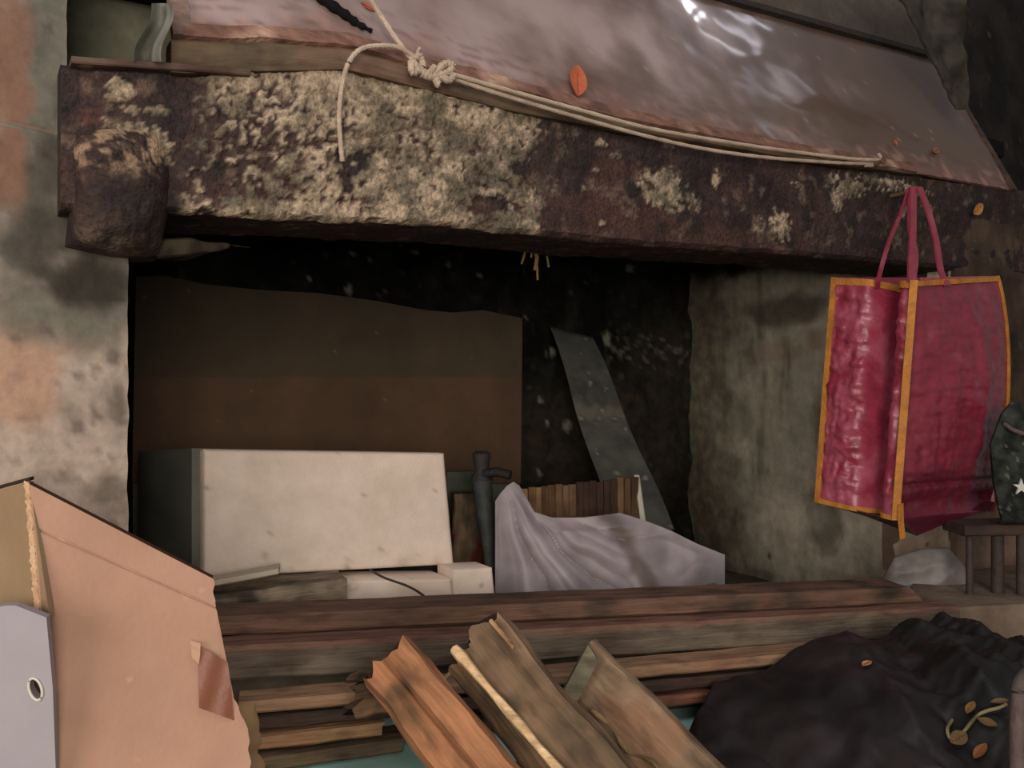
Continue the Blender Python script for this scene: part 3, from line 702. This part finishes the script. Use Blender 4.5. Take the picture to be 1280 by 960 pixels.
# dim straw tuft hanging from the soot
# milky plastic bag
def lump(name, top, bot_, x0, x1, dfn, bul, th, nu, nv, col, mt, wr=(.012, 10), label=None, cat=None, parent=None, lean=0, sd=0, fold=0):
    tf, bf = lut(top), lut(bot_)
    def fr(u, v):
        px = x0+(x1-x0)*u; a, b = tf(px), bf(px); py = a+(b-a)*v
        e = (max(0, math.sin(math.pi*u))*max(0, math.sin(math.pi*(v*.85+.15 if v > .5 else v*1.15))))**.5 if True else 0
        d = dfn(u)-bul*e-lean*v; p = Dp(px, py, d); S = V((sd, sd*.7, 0))
        w1 = (p.x*.72-(p.z-E)*1.1)*26+fbm(p+S, 6, 2)*2.4
        q = (abs(math.sin(w1))**.6-.7)*fold*(.4+.9*abs(NZ.noise(V((u*3, v*3, 1)))))+fbm(p+S, wr[1], 4)*wr[0]+(abs(fbm(V((p.x*.8+p.z, p.y, p.z-p.x*.5))+S, wr[1]*.9, 2)))*wr[0]*1.6
        return Dp(px, py, d+q*min(1, e*2.5))
    v, f = slab(fr, nu, nv, None, back=lambda u, v, p: p+V((p.x/p.y*1, 1, (p.z-E)/p.y)).normalized()*(th*(.1+max(0, math.sin(math.pi*u)*math.sin(math.pi*min(1, v*.8+.1)))**.5)))
    return finish(name, v, f, mt, col, parent, label=label, cat=cat)
pp_ = thing('plastic_bag', Dp(750, 742, 1.72), 'crumpled milky white plastic bag lying behind the long plank', 'bag')
ptop = lut([(618, 628), (626, 616), (634, 607), (642, 602), (650, 608), (658, 622), (668, 640), (690, 647), (730, 647), (775, 641), (810, 652), (840, 664), (872, 680), (905, 693)])
def pbag(u, v):
    px = 619+287*u; a = ptop(px); bx = 619+287*u*(1 if u < .9 else 1); py = a+(760-a)*v
    th = math.atan2(py-596, px-628); rr = math.hypot(py-596, px-628)/290
    n = fbm(V((px/160, py/160, 0)), 1, 3)
    q = (abs(math.sin(th*7.5+n*3.0))**.7-.6)*.030*min(1, rr*2.2)+(abs(math.sin(th*17+n*6)))*.010*rr+fbm(V((px/70, py/70, 3)), 1, 3)*.014
    e = min(1, (u*(1-u)*9))*min(1, v*6+.1)
    return Dp(px, py, 1.735+.10*u-.07*math.sin(math.pi*u)*v**.6*e+q*e*(-1))
def pbcol(p):
    px = 640+1100*p.x/p.y; 
    k = (p.x-.20)-(E-.28-p.z)*.62; n = fbm(p, 12, 3)
    c = mix(lin((156, 146, 148)), lin((128, 119, 119)), .5+n*1.8)
    c = mix(c, lin((92, 80, 70)), sm(.035, .008, abs(k+n*.03))*.75)  # broad diagonal shade band painted into the bag colour
    return mix(c, lin((120, 122, 126)), sm(.36, .44, p.x)*.6)
v, f = slab(pbag, 140, 60, None, back=lambda u, v, p: p+V((p.x/p.y, 1, (p.z-E)/p.y))*(.004+.10*math.sin(math.pi*u)*v))
finish('bag_body', v, f, CLEARP, pbcol, pp_)
# grey cloth lump at the right end
lump('grey_cloth', [(1092, 742), (1118, 696), (1150, 686), (1185, 684), (1206, 708), (1228, 752)], [(1092, 762), (1228, 768)], 1093, 1228, lambda u: 1.86-.03*u, .03, .04, 60, 40,
     gc((128, 122, 118), (100, 94, 90), 22), CLEARP, (.008, 9), fold=.010, label='small heap of grey cloth beyond the right end of the long plank', cat='cloth')


# ================================================================== PLANKS
def tcol(p):
    k = (p.x+.476)/1.31; c = woodcol((108, 96, 82), (88, 78, 66), 15, (74, 62, 52), .6)(p)
    return mix(c, lin((112, 82, 68)), sm(-.388-.021*k, -.384-.021*k, p.z-E+fbm(p, 30, 2)*.006))
def plank(nm, a, b, hgt, dep, c1, c2, label, seed, cat='plank', jit=.003, group=None, stain=None, segs=60, cut=0, ej=0, parent=None, dense=.008):
    d = (b-a); n = V((-d.y, d.x, 0)).normalized()
    fn = (lambda p, k, x, y, out: p+d.normalized()*(cut*(1-x) if k > .99 else 0)) if cut else None
    v, f, g = sweep(a-Z*hgt, d, Z*hgt, n*dep, segs=segs, jit=jit, seed=seed, dense=dense, fn=fn, endjit=ej)
    return finish(nm, v, f, WOOD, tcol if nm == 'long_beam' else woodcol(c1, c2, 15, stain, .6), parent, g=g, label=label, cat=cat, group=group)
plank('long_plank', Lv(255, -.350, 1.318), Lv(1138, -.370, 1.600), .029, .085, (108, 80, 64), (84, 64, 52), 'long red-brown plank lying on top across the hearth front', 1, stain=(64, 54, 44), cut=.03)
plank('long_beam', Lv(225, -.381, 1.262), Lv(1200, -.402, 1.590), .050, .060, (104, 92, 78), (84, 74, 62), 'thick grey-brown squared timber directly under the top plank', 2, cat='timber', stain=(104, 84, 68))
plank('light_lath', Lv(298, -.440, 1.212), Lv(1035, -.440, 1.452), .017, .055, (154, 120, 92), (130, 102, 78), 'long light tan lath under the thick timber', 3, cat='lath', stain=(126, 92, 70))
plank('dark_lath', Lv(305, -.463, 1.218), Lv(1010, -.463, 1.44), .020, .060, (74, 54, 44), (52, 42, 36), 'long dark brown lath second below the thick timber', 4, cat='lath', jit=.004)
plank('short_lath', Lv(312, -.487, 1.205), Lv(478, -.487, 1.262), .018, .055, (160, 118, 88), (130, 104, 72), 'short tan lath near the bottom of the stack by the carton', 5, cat='lath', jit=.004, ej=.006)
plank('short_lath', Lv(318, -.509, 1.19), Lv(505, -.509, 1.262), .019, .06, (100, 84, 62), (72, 60, 46), 'short olive brown lath at the very bottom of the stack', 6, cat='lath', jit=.004, ej=.006)
plank('red_lath', Lv(640, -.486, 1.30), Lv(1000, -.486, 1.432), .018, .05, (124, 84, 62), (92, 60, 46), 'reddish lath below the dark one, behind the split logs', 7, cat='lath')
plank('red_lath', Lv(560, -.507, 1.31), Lv(900, -.507, 1.45), .020, .05, (90, 70, 54), (64, 50, 40), 'dark brown lath lowest in the stack behind the split logs', 8, cat='lath')
# turquoise table top under the stack
tb = thing('turquoise_table', V((.1, 1.15, 0)), 'pale turquoise table top under the lath stack and logs', 'table')
v, f = slab(lambda u, v: V((-.36+1.29*u, 1.08+(.30+.28*u)*v, E-.531)), 40, 20, -Z*.025); finish('table_top', v, f, PAINT, gc((160, 198, 186), (140, 178, 168), 8), tb)
for x, y in ((-.30, 1.12), (.88, 1.12), (-.28, 1.33), (.88, 1.50)):
    v, f, g = sweep(V((x-.025, y-.025, 0)), Z*(E-.556), V((.05, 0, 0)), V((0, .05, 0)), segs=4); finish('leg', v, f, PAINT, gc((160, 198, 186), (120, 150, 142), 8), tb, g=g)
# low wooden trestle: supports under the firewood, resting on table (hidden behind the logs)
plank('stack_bearer', Lv(520, -.512, 1.12), Lv(850, -.512, 1.20), .018, .05, (92, 76, 58), (70, 58, 46), 'brown lath lying on the turquoise top under the logs', 9, cat='lath')

# ================================================================== FIREWOOD
def logpiece(nm, a, b, wv, hv, prof, c1, c2, label, seed, stain=None, jit=.007, cat='firewood', ridge=None, segs=70, ej=.010, ks=.6):
    v, f, g = sweep(a, b-a, wv, hv, prof=prof, segs=segs, jit=jit, seed=seed, dense=.006, endjit=ej)
    cf = woodcol(c1, c2, 18, stain, ks)
    return finish(nm, v, f, WOOD, cf, None, g=g, label=label, cat=cat, group=None)
def cross(a, b, wpx, d, up=.05):
    """across vector lying in view roughly, and height toward us"""
    return None
grp = None
def dirs(x0, y0, d0, x1, y1, d1):
    a, b = Dp(x0, y0, d0), Dp(x1, y1, d1); ax = (b-a).normalized(); vw = ((a+b)/2-V((0, 0, E))).normalized()
    side = ax.cross(vw).normalized()
    if side.x < 0: side = -side
    out = ax.cross(side).normalized()
    if out.dot(vw) > 0: out = -out           # out points to us
    return a, b, side, out
# log 1: red-orange split piece; two faces meeting at a seam
a, b, s_, o_ = dirs(491, 838, 1.09, 700, 1080, .92)
prof = [(0, .15), (.10, .55), (.45, .70), (.50, .62), (.56, .82), (.93, .72), (1, .30), (.85, 0), (.2, 0)]
logpiece('firewood_log', a-s_*.037, b-s_*.043, s_*.076, o_*.05, prof, (168, 116, 80), (140, 98, 68), 'orange-brown split log, leftmost of the three', 11, (96, 72, 52))
# log 2: long dark piece with a bright splintered ridge
a, b, s_, o_ = dirs(604, 812, 1.15, 856, 1085, .93)
prof = [(0, .1), (.03, .45), (.22, .78), (.30, 1.0), (.36, .86), (.60, .90), (.93, .70), (1, .30), (.8, 0), (.2, 0)]
o = logpiece('firewood_log', a-s_*.052, b-s_*.070, s_*.100, o_*.05, prof, (132, 106, 80), (88, 70, 54), 'dark split log with a bright splintered ridge, middle of the three', 12, (96, 80, 60))
bb = b-s_*.070; aa = a-s_*.052
pts = [aa.lerp(bb, k)+s_*(.100*(.27+.12*k))+o_*(.052+.002*math.sin(k*14)) for k in [i/40 for i in range(40)]]
v, f = tube(pts, .005, 8, lambda k: .0054+.0010*math.sin(k*23)+.0015*(k < .06))
for q in range(len(v)): v[q] = v[q]+o_*.003*fbm(v[q], 60, 2)
finish('splinter_ridge', v, f, WOOD, woodcol((222, 190, 146), (186, 150, 106), 40), o, label='pale fresh splintered ridge along the log')
pts = [aa.lerp(bb, .02+k)+s_*(.104*.80)+o_*.052 for k in [i/10*.16 for i in range(10)]]
v, f = tube(pts, .003, 6); finish('splinter_ridge', v, f, WOOD, woodcol((200, 166, 122), (140, 104, 74), 40), o)
pts = [aa+s_*.012+o_*.02, aa-s_*.004+o_*.03+V((-.012, 0, -.022)), aa-s_*.006+o_*.028+V((-.014, 0, -.034))]
v, f = tube(pts, .0022, 6); finish('splinter', v, f, WOOD, woodcol((176, 146, 100), (140, 114, 80), 40), o)
# log 3: squared piece with a grey-green sawn end
a, b, s_, o_ = dirs(742, 872, 1.20, 965, 1110, .96)
prof = [(0, 0), (0, .80), (.06, .92), (.5, 1), (.94, .94), (1, .8), (1, .15), (.9, 0)]
v, f, g = sweep(a-s_*.062, b-a, s_*.118, o_*.06, prof=prof, segs=50, jit=.006, seed=13, dense=.006, fn=lambda p, k, x, y, out: p+(b-a).normalized()*((-.035*(x-.15)) if k < .03 else 0))
o = finish('firewood_log', v, f, WOOD, woodcol((142, 120, 94), (102, 82, 64), 26, (132, 100, 76), .7), None, g=g, label='squared grey-brown log with a pale cut end, rightmost of the three', cat='firewood')
e1, e2 = Dp(735, 806, 1.150), Dp(700, 872, 1.125)
e3, e4 = Dp(714, 892, 1.120), Dp(748, 826, 1.148)
v, f = slab(quad(e1, e4, e3, e2), 10, 24, V((.004, .05, -.01)))
finish('cut_end', v, f, WOOD, woodcol((112, 104, 84), (88, 84, 70), 30), o, label='grey-green sawn facet at the upper end')
v, f = tube(spline([Dp(740, 888, 1.10), Dp(765, 910, 1.08), Dp(785, 940, 1.06), Dp(815, 952, 1.04), Dp(830, 975, 1.02)], 6), .004, 8, lambda k: .0022+.0012*math.sin(k*19))
finish('torn_fibre', v, f, WOOD, woodcol((140, 116, 80), (110, 90, 62), 40), o)
# small dark chunk beneath log 1
v, f, g = sweep(Dp(440, 905, 1.16), Dp(520, 885, 1.18)-Dp(440, 905, 1.16), Z*.05, V((0, .06, 0)), segs=24, jit=.02, seed=20, dense=.006, endjit=.02)
finish('bark_chunk', v, f, WOOD, woodcol((128, 98, 70), (70, 56, 44), 34, (52, 42, 34), .7), g=g, label='ragged brown bark chunk between the laths and the orange log', cat='bark')

# ================================================================== CARTON
ct = thing('cardboard_carton', V((-.42, .80, E-.62)), 'open tan cardboard carton in the lower left corner', 'carton')
c0, c1, c2_, c3 = Dp(37, 604, .86), Dp(266, 722, .93), Dp(352, 1150, .88), Dp(82, 1150, .80)
cn = (c1-c0).cross(c3-c0).normalized()
if cn.y < 0: cn = -cn
mainq = quad(c0, c1, c2_, c3)
kr = lut([(0, .0), (.30, -.012), (.45, .006), (.7, -.008), (1, 0)])
def cardf(u, v):
    p = mainq(u, v); return p+(mainq(1, v)-mainq(0, v)).normalized()*((kr(v)+.003*NZ.noise(V((v*30, 0, 0)))) if u > .99 else (.0025*NZ.noise(V((v*90, 4, 0))) if u < .01 else 0))+cn*(.006*math.sin(u*3)*math.sin(v*3)-.0012*math.exp(-((v-.105)/.004)**2)*0)
def cardcol(p):
    n = fbm(p, 9, 3); c = mix(lin((180, 142, 120)), lin((166, 130, 107)), .5+n*1.6)
    return mix(c, lin((214, 176, 150)), sm(.34, .44, fbm(p, 40, 2))*.5)
# two liners with a scored crease between upper strip and panel
def crease(u, v, p):
    return p
v, f = slab(lambda u, v: cardf(u, v)+cn*(.0022*math.exp(-((v-(.108-.012*u))/.0035)**2)), 60, 260, cn*.0012)
finish('front_panel', v, f, CARD, cardcol, ct)
v, f = slab(lambda u, v: cardf(u*.992+.004, v*.996+.002)+cn*.0058, 30, 60, cn*.0012); finish('inner_liner', v, f, CARD, (128, 96, 72), ct)
# fluting visible on the left edge and torn bits on the right
def flute(u0, u1, w_):
    v = []; f = []; n = 300
    for i in range(n+1):
        k = i/n; q = cn*(.0034+.0022*math.sin(k*math.pi*2*70)); r = .0022*NZ.noise(V((k*60, 2, 0)))
        for uu, e in ((u0, -w_-abs(r)), (u1, 0)):
            p = cardf(uu, k)+(mainq(1, k)-mainq(0, k)).normalized()*e
            v += [p+q, p+q+cn*.0006]
    for i in range(n):
        a = i*4; b_ = a+4
        f += [(a, b_, b_+2, a+2), (a+1, a+3, b_+3, b_+1), (a, a+1, b_+1, b_), (a+2, b_+2, b_+3, a+3)]
    return v, f
v, f = flute(0.002, .05, .0045); finish('fluting', v, f, CARDIN, gc((196, 166, 128), (150, 122, 92), 60), ct)
v, f = slab(lambda u, v: cardf(0, v)-(mainq(1, v)-mainq(0, v)).normalized()*(.0055*(1-u)+.002*NZ.noise(V((v*120, 0, 5))))+cn*.0015, 2, 220, cn*.0012)
finish('edge_tear', v, f, CARDIN, gc((206, 172, 136), (176, 140, 108), 90), ct)
# dark upper edge (scored fold seen end-on)
v, f, g = sweep(c0-Z*.001-cn*.001, c1-c0, cn*.008, Z*.0035, segs=20); finish('top_edge', v, f, CARDIN, (48, 32, 26), ct, g=g)
# left flap folding away
l0, l1, l2, l3 = Dp(-60, 628, .95), Dp(37, 602, .862), Dp(62, 772, .835), Dp(-60, 742, .93)
v, f = slab(lambda u, v: quad(l0, l1, l2, l3)(u, v), 12, 12, V((.001, .006, 0))); finish('side_flap', v, f, CARD, gc((150, 126, 98), (134, 112, 84), 9), ct)
v, f, g = sweep(l0+Z*.001, l1-l0, V((0, .008, 0)), Z*.0035, segs=10); finish('flap_edge', v, f, CARDIN, (56, 42, 32), ct, g=g)
# brown tape patch wrapping over the right edge
def tp(px, py):
    o = V((0, 0, E)); r = ray(px, py); d = (c0-o).dot(cn)/r.dot(cn); return o+r*d-cn*.0062
tq = quad(tp(246, 806), tp(283, 828), tp(291, 900), tp(247, 884))
v, f = slab(lambda u, v: tq(u, v)+cn*.0008*math.sin(u*9+v*5), 12, 16, cn*.0006); finish('tape_patch', v, f, mat('brown_tape', .45, .4, .2, 90, .08, 20), (128, 80, 60), ct)
v, f = slab(lambda u, v: quad(tp(236, 800), tp(249, 804), tp(247, 830), tp(238, 822))(u, v)+cn*(.0008*math.sin(v*9)-.001), 8, 8, cn*.0005); finish('tape_remnant', v, f, CARD, (188, 152, 124), ct)
# torn lower flap behind, right
v, f = slab(lambda u, v: quad(Dp(288, 886, .98), Dp(319, 880, 1.02), Dp(335, 1040, 1.0), Dp(300, 1040, .97))(u, v)+V((.006*NZ.noise(V((v*9, u, 2))), 0, 0)), 10, 30, V((0, .005, 0)))
finish('torn_flap', v, f, CARD, gc((166, 136, 98), (140, 114, 84), 18), ct)
# hidden faces of the carton: left wall, far wall and floor, below the frame
bz = E-.60
v, f = slab(quad(V((-.62, .80, E-.26)), V((-.62, 1.02, E-.30)), V((-.60, 1.02, bz)), V((-.60, .80, bz))), 6, 8, V((-.005, 0, 0))); finish('far_side_panel', v, f, CARD, cardcol, ct)
v, f = slab(quad(V((-.60, .80, bz)), V((-.22, .86, bz)), V((-.22, 1.0, bz)), V((-.60, 1.02, bz))), 6, 6, Z*.005); finish('bottom_panel', v, f, CARD, cardcol, ct)
# white panel with an oval hole in front of the side flap
wp = []
def wpp(px, py): return Dp(px, py, .81)
outl = [(-70, 770), (8, 757), (20, 757), (58, 772), (66, 860), (76, 1140), (-70, 1140)]
hole = [(45+7.2*math.cos(a)+1.5*math.sin(a), 861+12*math.sin(a)+2.5*math.cos(a)) for a in [2*math.pi*i/24 for i in range(24)]]
bm = bmesh.new()
def loop(pts): vs = [bm.verts.new(wpp(*p)) for p in pts]; return [bm.edges.new((vs[i], vs[(i+1) % len(vs)])) for i in range(len(vs))]
ed = loop(outl)+loop(hole); bmesh.ops.triangle_fill(bm, edges=ed, use_beauty=True)
r = bmesh.ops.extrude_face_region(bm, geom=bm.faces[:]); bmesh.ops.translate(bm, verts=[q for q in r['geom'] if isinstance(q, bmesh.types.BMVert)], vec=V((-.003, .012, 0)))
bm.verts.ensure_lookup_table(); bm.verts.index_update()
vs = [q.co.copy() for q in bm.verts]; fs = [tuple(q.index for q in x.verts) for x in bm.faces]; bm.free()
o = finish('white_panel', vs, fs, PAINT, (152, 146, 150), label='flat pale lilac-grey panel with an oval hole, in front of the carton flap', cat='panel', smooth=False)
rr = [wpp(45+8.4*math.cos(a)+1.5*math.sin(a), 861+13.4*math.sin(a)+2.5*math.cos(a))-V((0, .001, 0)) for a in [2*math.pi*i/32 for i in range(33)]]
v, f = tube(rr, .0012, 6); finish('hole_rim', v, f, PAINT, (206, 196, 184), o)
v, f = slab(lambda u, v: Dp(30+34*u, 840+44*v, .84), 4, 4, V((0, .004, 0))); finish('inner_foil', v, f, PAINT, (120, 112, 98), o)

# ================================================================== BLACK BAG, RIGHT EDGE
gx0, gx1, gy0, gy1 = .24, .91, 1.09, 1.60
ridge = lut([(.20, -.50), (.30, -.475), (.40, -.45), (.47, -.415), (.54, -.392), (.60, -.408), (.66, -.388), (.75, -.395), (.82, -.42), (.95, -.43), (1.1, -.47)])
def blk(u, v):
    y = gy0+(gy1-gy0)*v; xl = lut([(.92, .25), (1.20, .24), (1.33, .240), (1.42, .255), (1.60, .33)])(y)
    x = xl+(gx1-xl)*u
    y = gy0+(1.250+.25*(x+.476)-gy0)*v
    e = sm(0, .04, u)*sm(1, .92, u)*sm(0, .05, v)*sm(1, .80, v)
    top = ridge(x)-.10*sm(1.38, 1.0, y)
    p = V((x, y, 0)); n = fbm(p, 6, 3)*.030+abs(fbm(V((x*1.4+y*.6, y*.5, 2)), 9, 2))*.045*(.5+x)+abs(fbm(V((x*.6+y, y*1.5-x, 5)), 20, 3))*.016*sm(.45, .75, x)+fbm(p, 26, 2)*.002
    return V((x+.01*fbm(p, 18, 2), y, E-.530+(top+.530+n-.012)*max(e, .0)+.001))
v, f = slab(blk, 150, 110, None, back=lambda u, v, p: V((p.x, p.y, min(p.z-.001, E-(.437 if (p.x < .57 and p.y > 1.200+.2676*(p.x+.377)) else .5305)))))
def blkc(p):
    n = fbm(p, 9, 3); c = mix(lin((26, 22, 22)), lin((40, 33, 33)), .5+n*2)
    return mix(c, lin((20, 21, 18)), sm(.5, .7, p.x+n*.2))
bb_ = finish('black_plastic_bag', v, f, BLACKP, blkc, label='big crumpled black plastic bag in the lower right corner', cat='bag')
def onb(px, py, z=0):                        # point of the bag surface under this ray
    r = ray(px, py); best = None; d = 1.0
    dg = bpy.context.evaluated_depsgraph_get()
    return None
from mathutils.bvhtree import BVHTree
bv = BVHTree.FromPolygons([tuple(q) for q in v], [list(q) for q in f])
def onb(px, py, off=.003):
    r = ray(px, py).normalized(); h = bv.ray_cast(V((0, 0, E)), r)
    return (h[0] if h[0] else Dp(px, py, 1.25))-r*off
def onbp(px, py): return onb(px, py)
leaf(1084, 833, .020, .012, .9, 0, (176, 124, 92), 'tiny tan leaf lying alone on the black plastic bag', onbp)
for i, (px, py, an, L_, lab) in enumerate([(1214, 888, 1.2, .026, 'curled ochre leaf on the black bag, highest of its leaf litter'), (1235, 905, -.4, .026, 'ochre leaf on the black bag just left of the chair post'),
        (1195, 925, .5, .034, 'wide tan leaf in the leaf litter at the bottom edge of the black bag'), (1226, 942, 1.0, .028, 'rust leaf at the bottom frame edge on the black bag'), (1250, 880, .2, .022, 'small leaf touching the chair post on the black bag')]):
    leaf(px, py, L_, L_*.45, an, 0, [(120, 94, 54), (92, 76, 46), (108, 86, 58), (124, 78, 46), (96, 80, 54)][i], lab, onbp)
v, f = tube(spline([onb(1190, 900, .006), onb(1184, 912, .008), onb(1190, 925, .010), onb(1204, 915, .008), onb(1224, 893, .01), onb(1250, 884, .01), onb(1258, 880, .01)], 8), .0022, 7)
finish('twig', v, f, WOOD, woodcol((136, 122, 88), (90, 82, 60), 40), label='thin curved twig lying over the black bag near its right edge', cat='twig')
# dark speckled cloth bag at the right edge, on a dark stool
sl = thing('stool', V((1.05, 1.75, E-.413)), 'low dark thin-legged stool at the right edge under the speckled cloth bag', 'stool')
v, f, g = sweep(Dp(1206, 657, 1.71), V((.34, .03, 0)), V((0, .09, 0)), -Z*.022, segs=12, jit=.002); finish('seat', v, f, WOOD, woodcol((72, 56, 48), (54, 44, 38), 20), sl, g=g)
for (px, d, r_) in ((1212, 1.725, .007), (1247, 1.74, .012), (1277, 1.73, .010)):
    a = Dp(px, 668, d); b = V((a.x, a.y, E-.413)); v, f = tube([a, a.lerp(b, .5), b], r_, 10); finish('leg', v, f, IRON, gc((44, 36, 34), (62, 48, 42), 40), sl)
def spc_(p):
    n = fbm(p, 48, 3); c = mix(lin((30, 34, 31)), lin((54, 58, 52)), .5+n*2.4); return mix(c, lin((112, 110, 100)), sm(.26, .38, fbm(p, 85, 2))*.7)
def lob(u, v):
    px0 = lut([(0, 1262), (.1, 1250), (.35, 1236), (.65, 1240), (.85, 1246), (1, 1252)])(v)
    px = px0+(1370-px0)*u; py = 503+152*v
    e = math.sin(math.pi*min(1, u*.8+.02))**.5*math.sin(math.pi*min(1, max(0, v)))**.4 if 0 < u and 0 < v < 1 else 0
    p = Dp(px, py, 1.71); return Dp(px, py, 1.71-.04*e+.02*fbm(p, 16, 3)*e)
v, f = slab(lob, 50, 50, None, back=lambda u, v, p: p+V((p.x/p.y, 1, (p.z-E)/p.y))*.05)
cb_ = finish('speckled_cloth_bag', v, f, mat('speckled_cloth', .9, .1, .5, 300, .2, 120), spc_, label='dark green speckled cloth bag cut by the right edge of the photo', cat='cloth bag')
# white star motif
cs = Dp(1277, 609, 1.655); vs = []
for i in range(10):
    r_ = .016 if i % 2 == 0 else .006; a = math.pi/2+i*math.pi/5; vs.append(cs+V((math.cos(a)*r_, 0, math.sin(a)*r_)))
vs2 = [p+V((0, .004, 0)) for p in vs]; fs = [tuple(range(10)), tuple(range(19, 9, -1))]+[(i, (i+1) % 10, 10+(i+1) % 10, 10+i) for i in range(10)]
finish('star_motif', vs+vs2, fs, CLEARP, (196, 196, 186), cb_, smooth=False)
v, f = tube(spline([Dp(1256, 530, 1.69), Dp(1268, 538, 1.67), Dp(1292, 546, 1.66)], 5), .004, 8); finish('cord_strap', v, f, ROPE, (96, 84, 82), cb_)
# grey chair post bottom right
v, f = tube(spline([Dp(1276, 1100, 1.02), Dp(1273, 960, 1.04), Dp(1274, 880, 1.06), Dp(1280, 850, 1.07), Dp(1300, 838, 1.08), Dp(1340, 836, 1.08)], 8), .010, 14)
cp = finish('chair_frame', v, f, IRON, gc((86, 72, 66), (70, 60, 56), 30), label='grey-brown rounded chair frame at the bottom right corner', cat='chair')
a = Dp(1276, 1100, 1.02); v, f = tube([a, V((a.x, a.y, 0))], .010, 12); finish('leg', v, f, IRON, gc((86, 72, 66), (70, 60, 56), 30), cp)
# cobweb-like straw tuft under the beam
for i, (x0, x1, y1, r_) in enumerate([(664, 672, 350, .0022), (668, 669, 338, .0040), (660, 664, 322, .0022), (655, 652, 330, .0022), (674, 686, 334, .0022)]):
    p = W(x0, 300, .19); q = W(x1, y1, .19)
    v, f = tube(spline([p, p.lerp(q, .5)+V((.004, 0, 0)), q], 5), r_, 6)
    finish('straw', v, f, LEAF, (122, 100, 56), label=['longest','thickest','shortest','leftmost','rightmost'][i]+' dull straw in the tuft hanging under the middle of the beam', cat='straw', group='straw tuft under the beam')
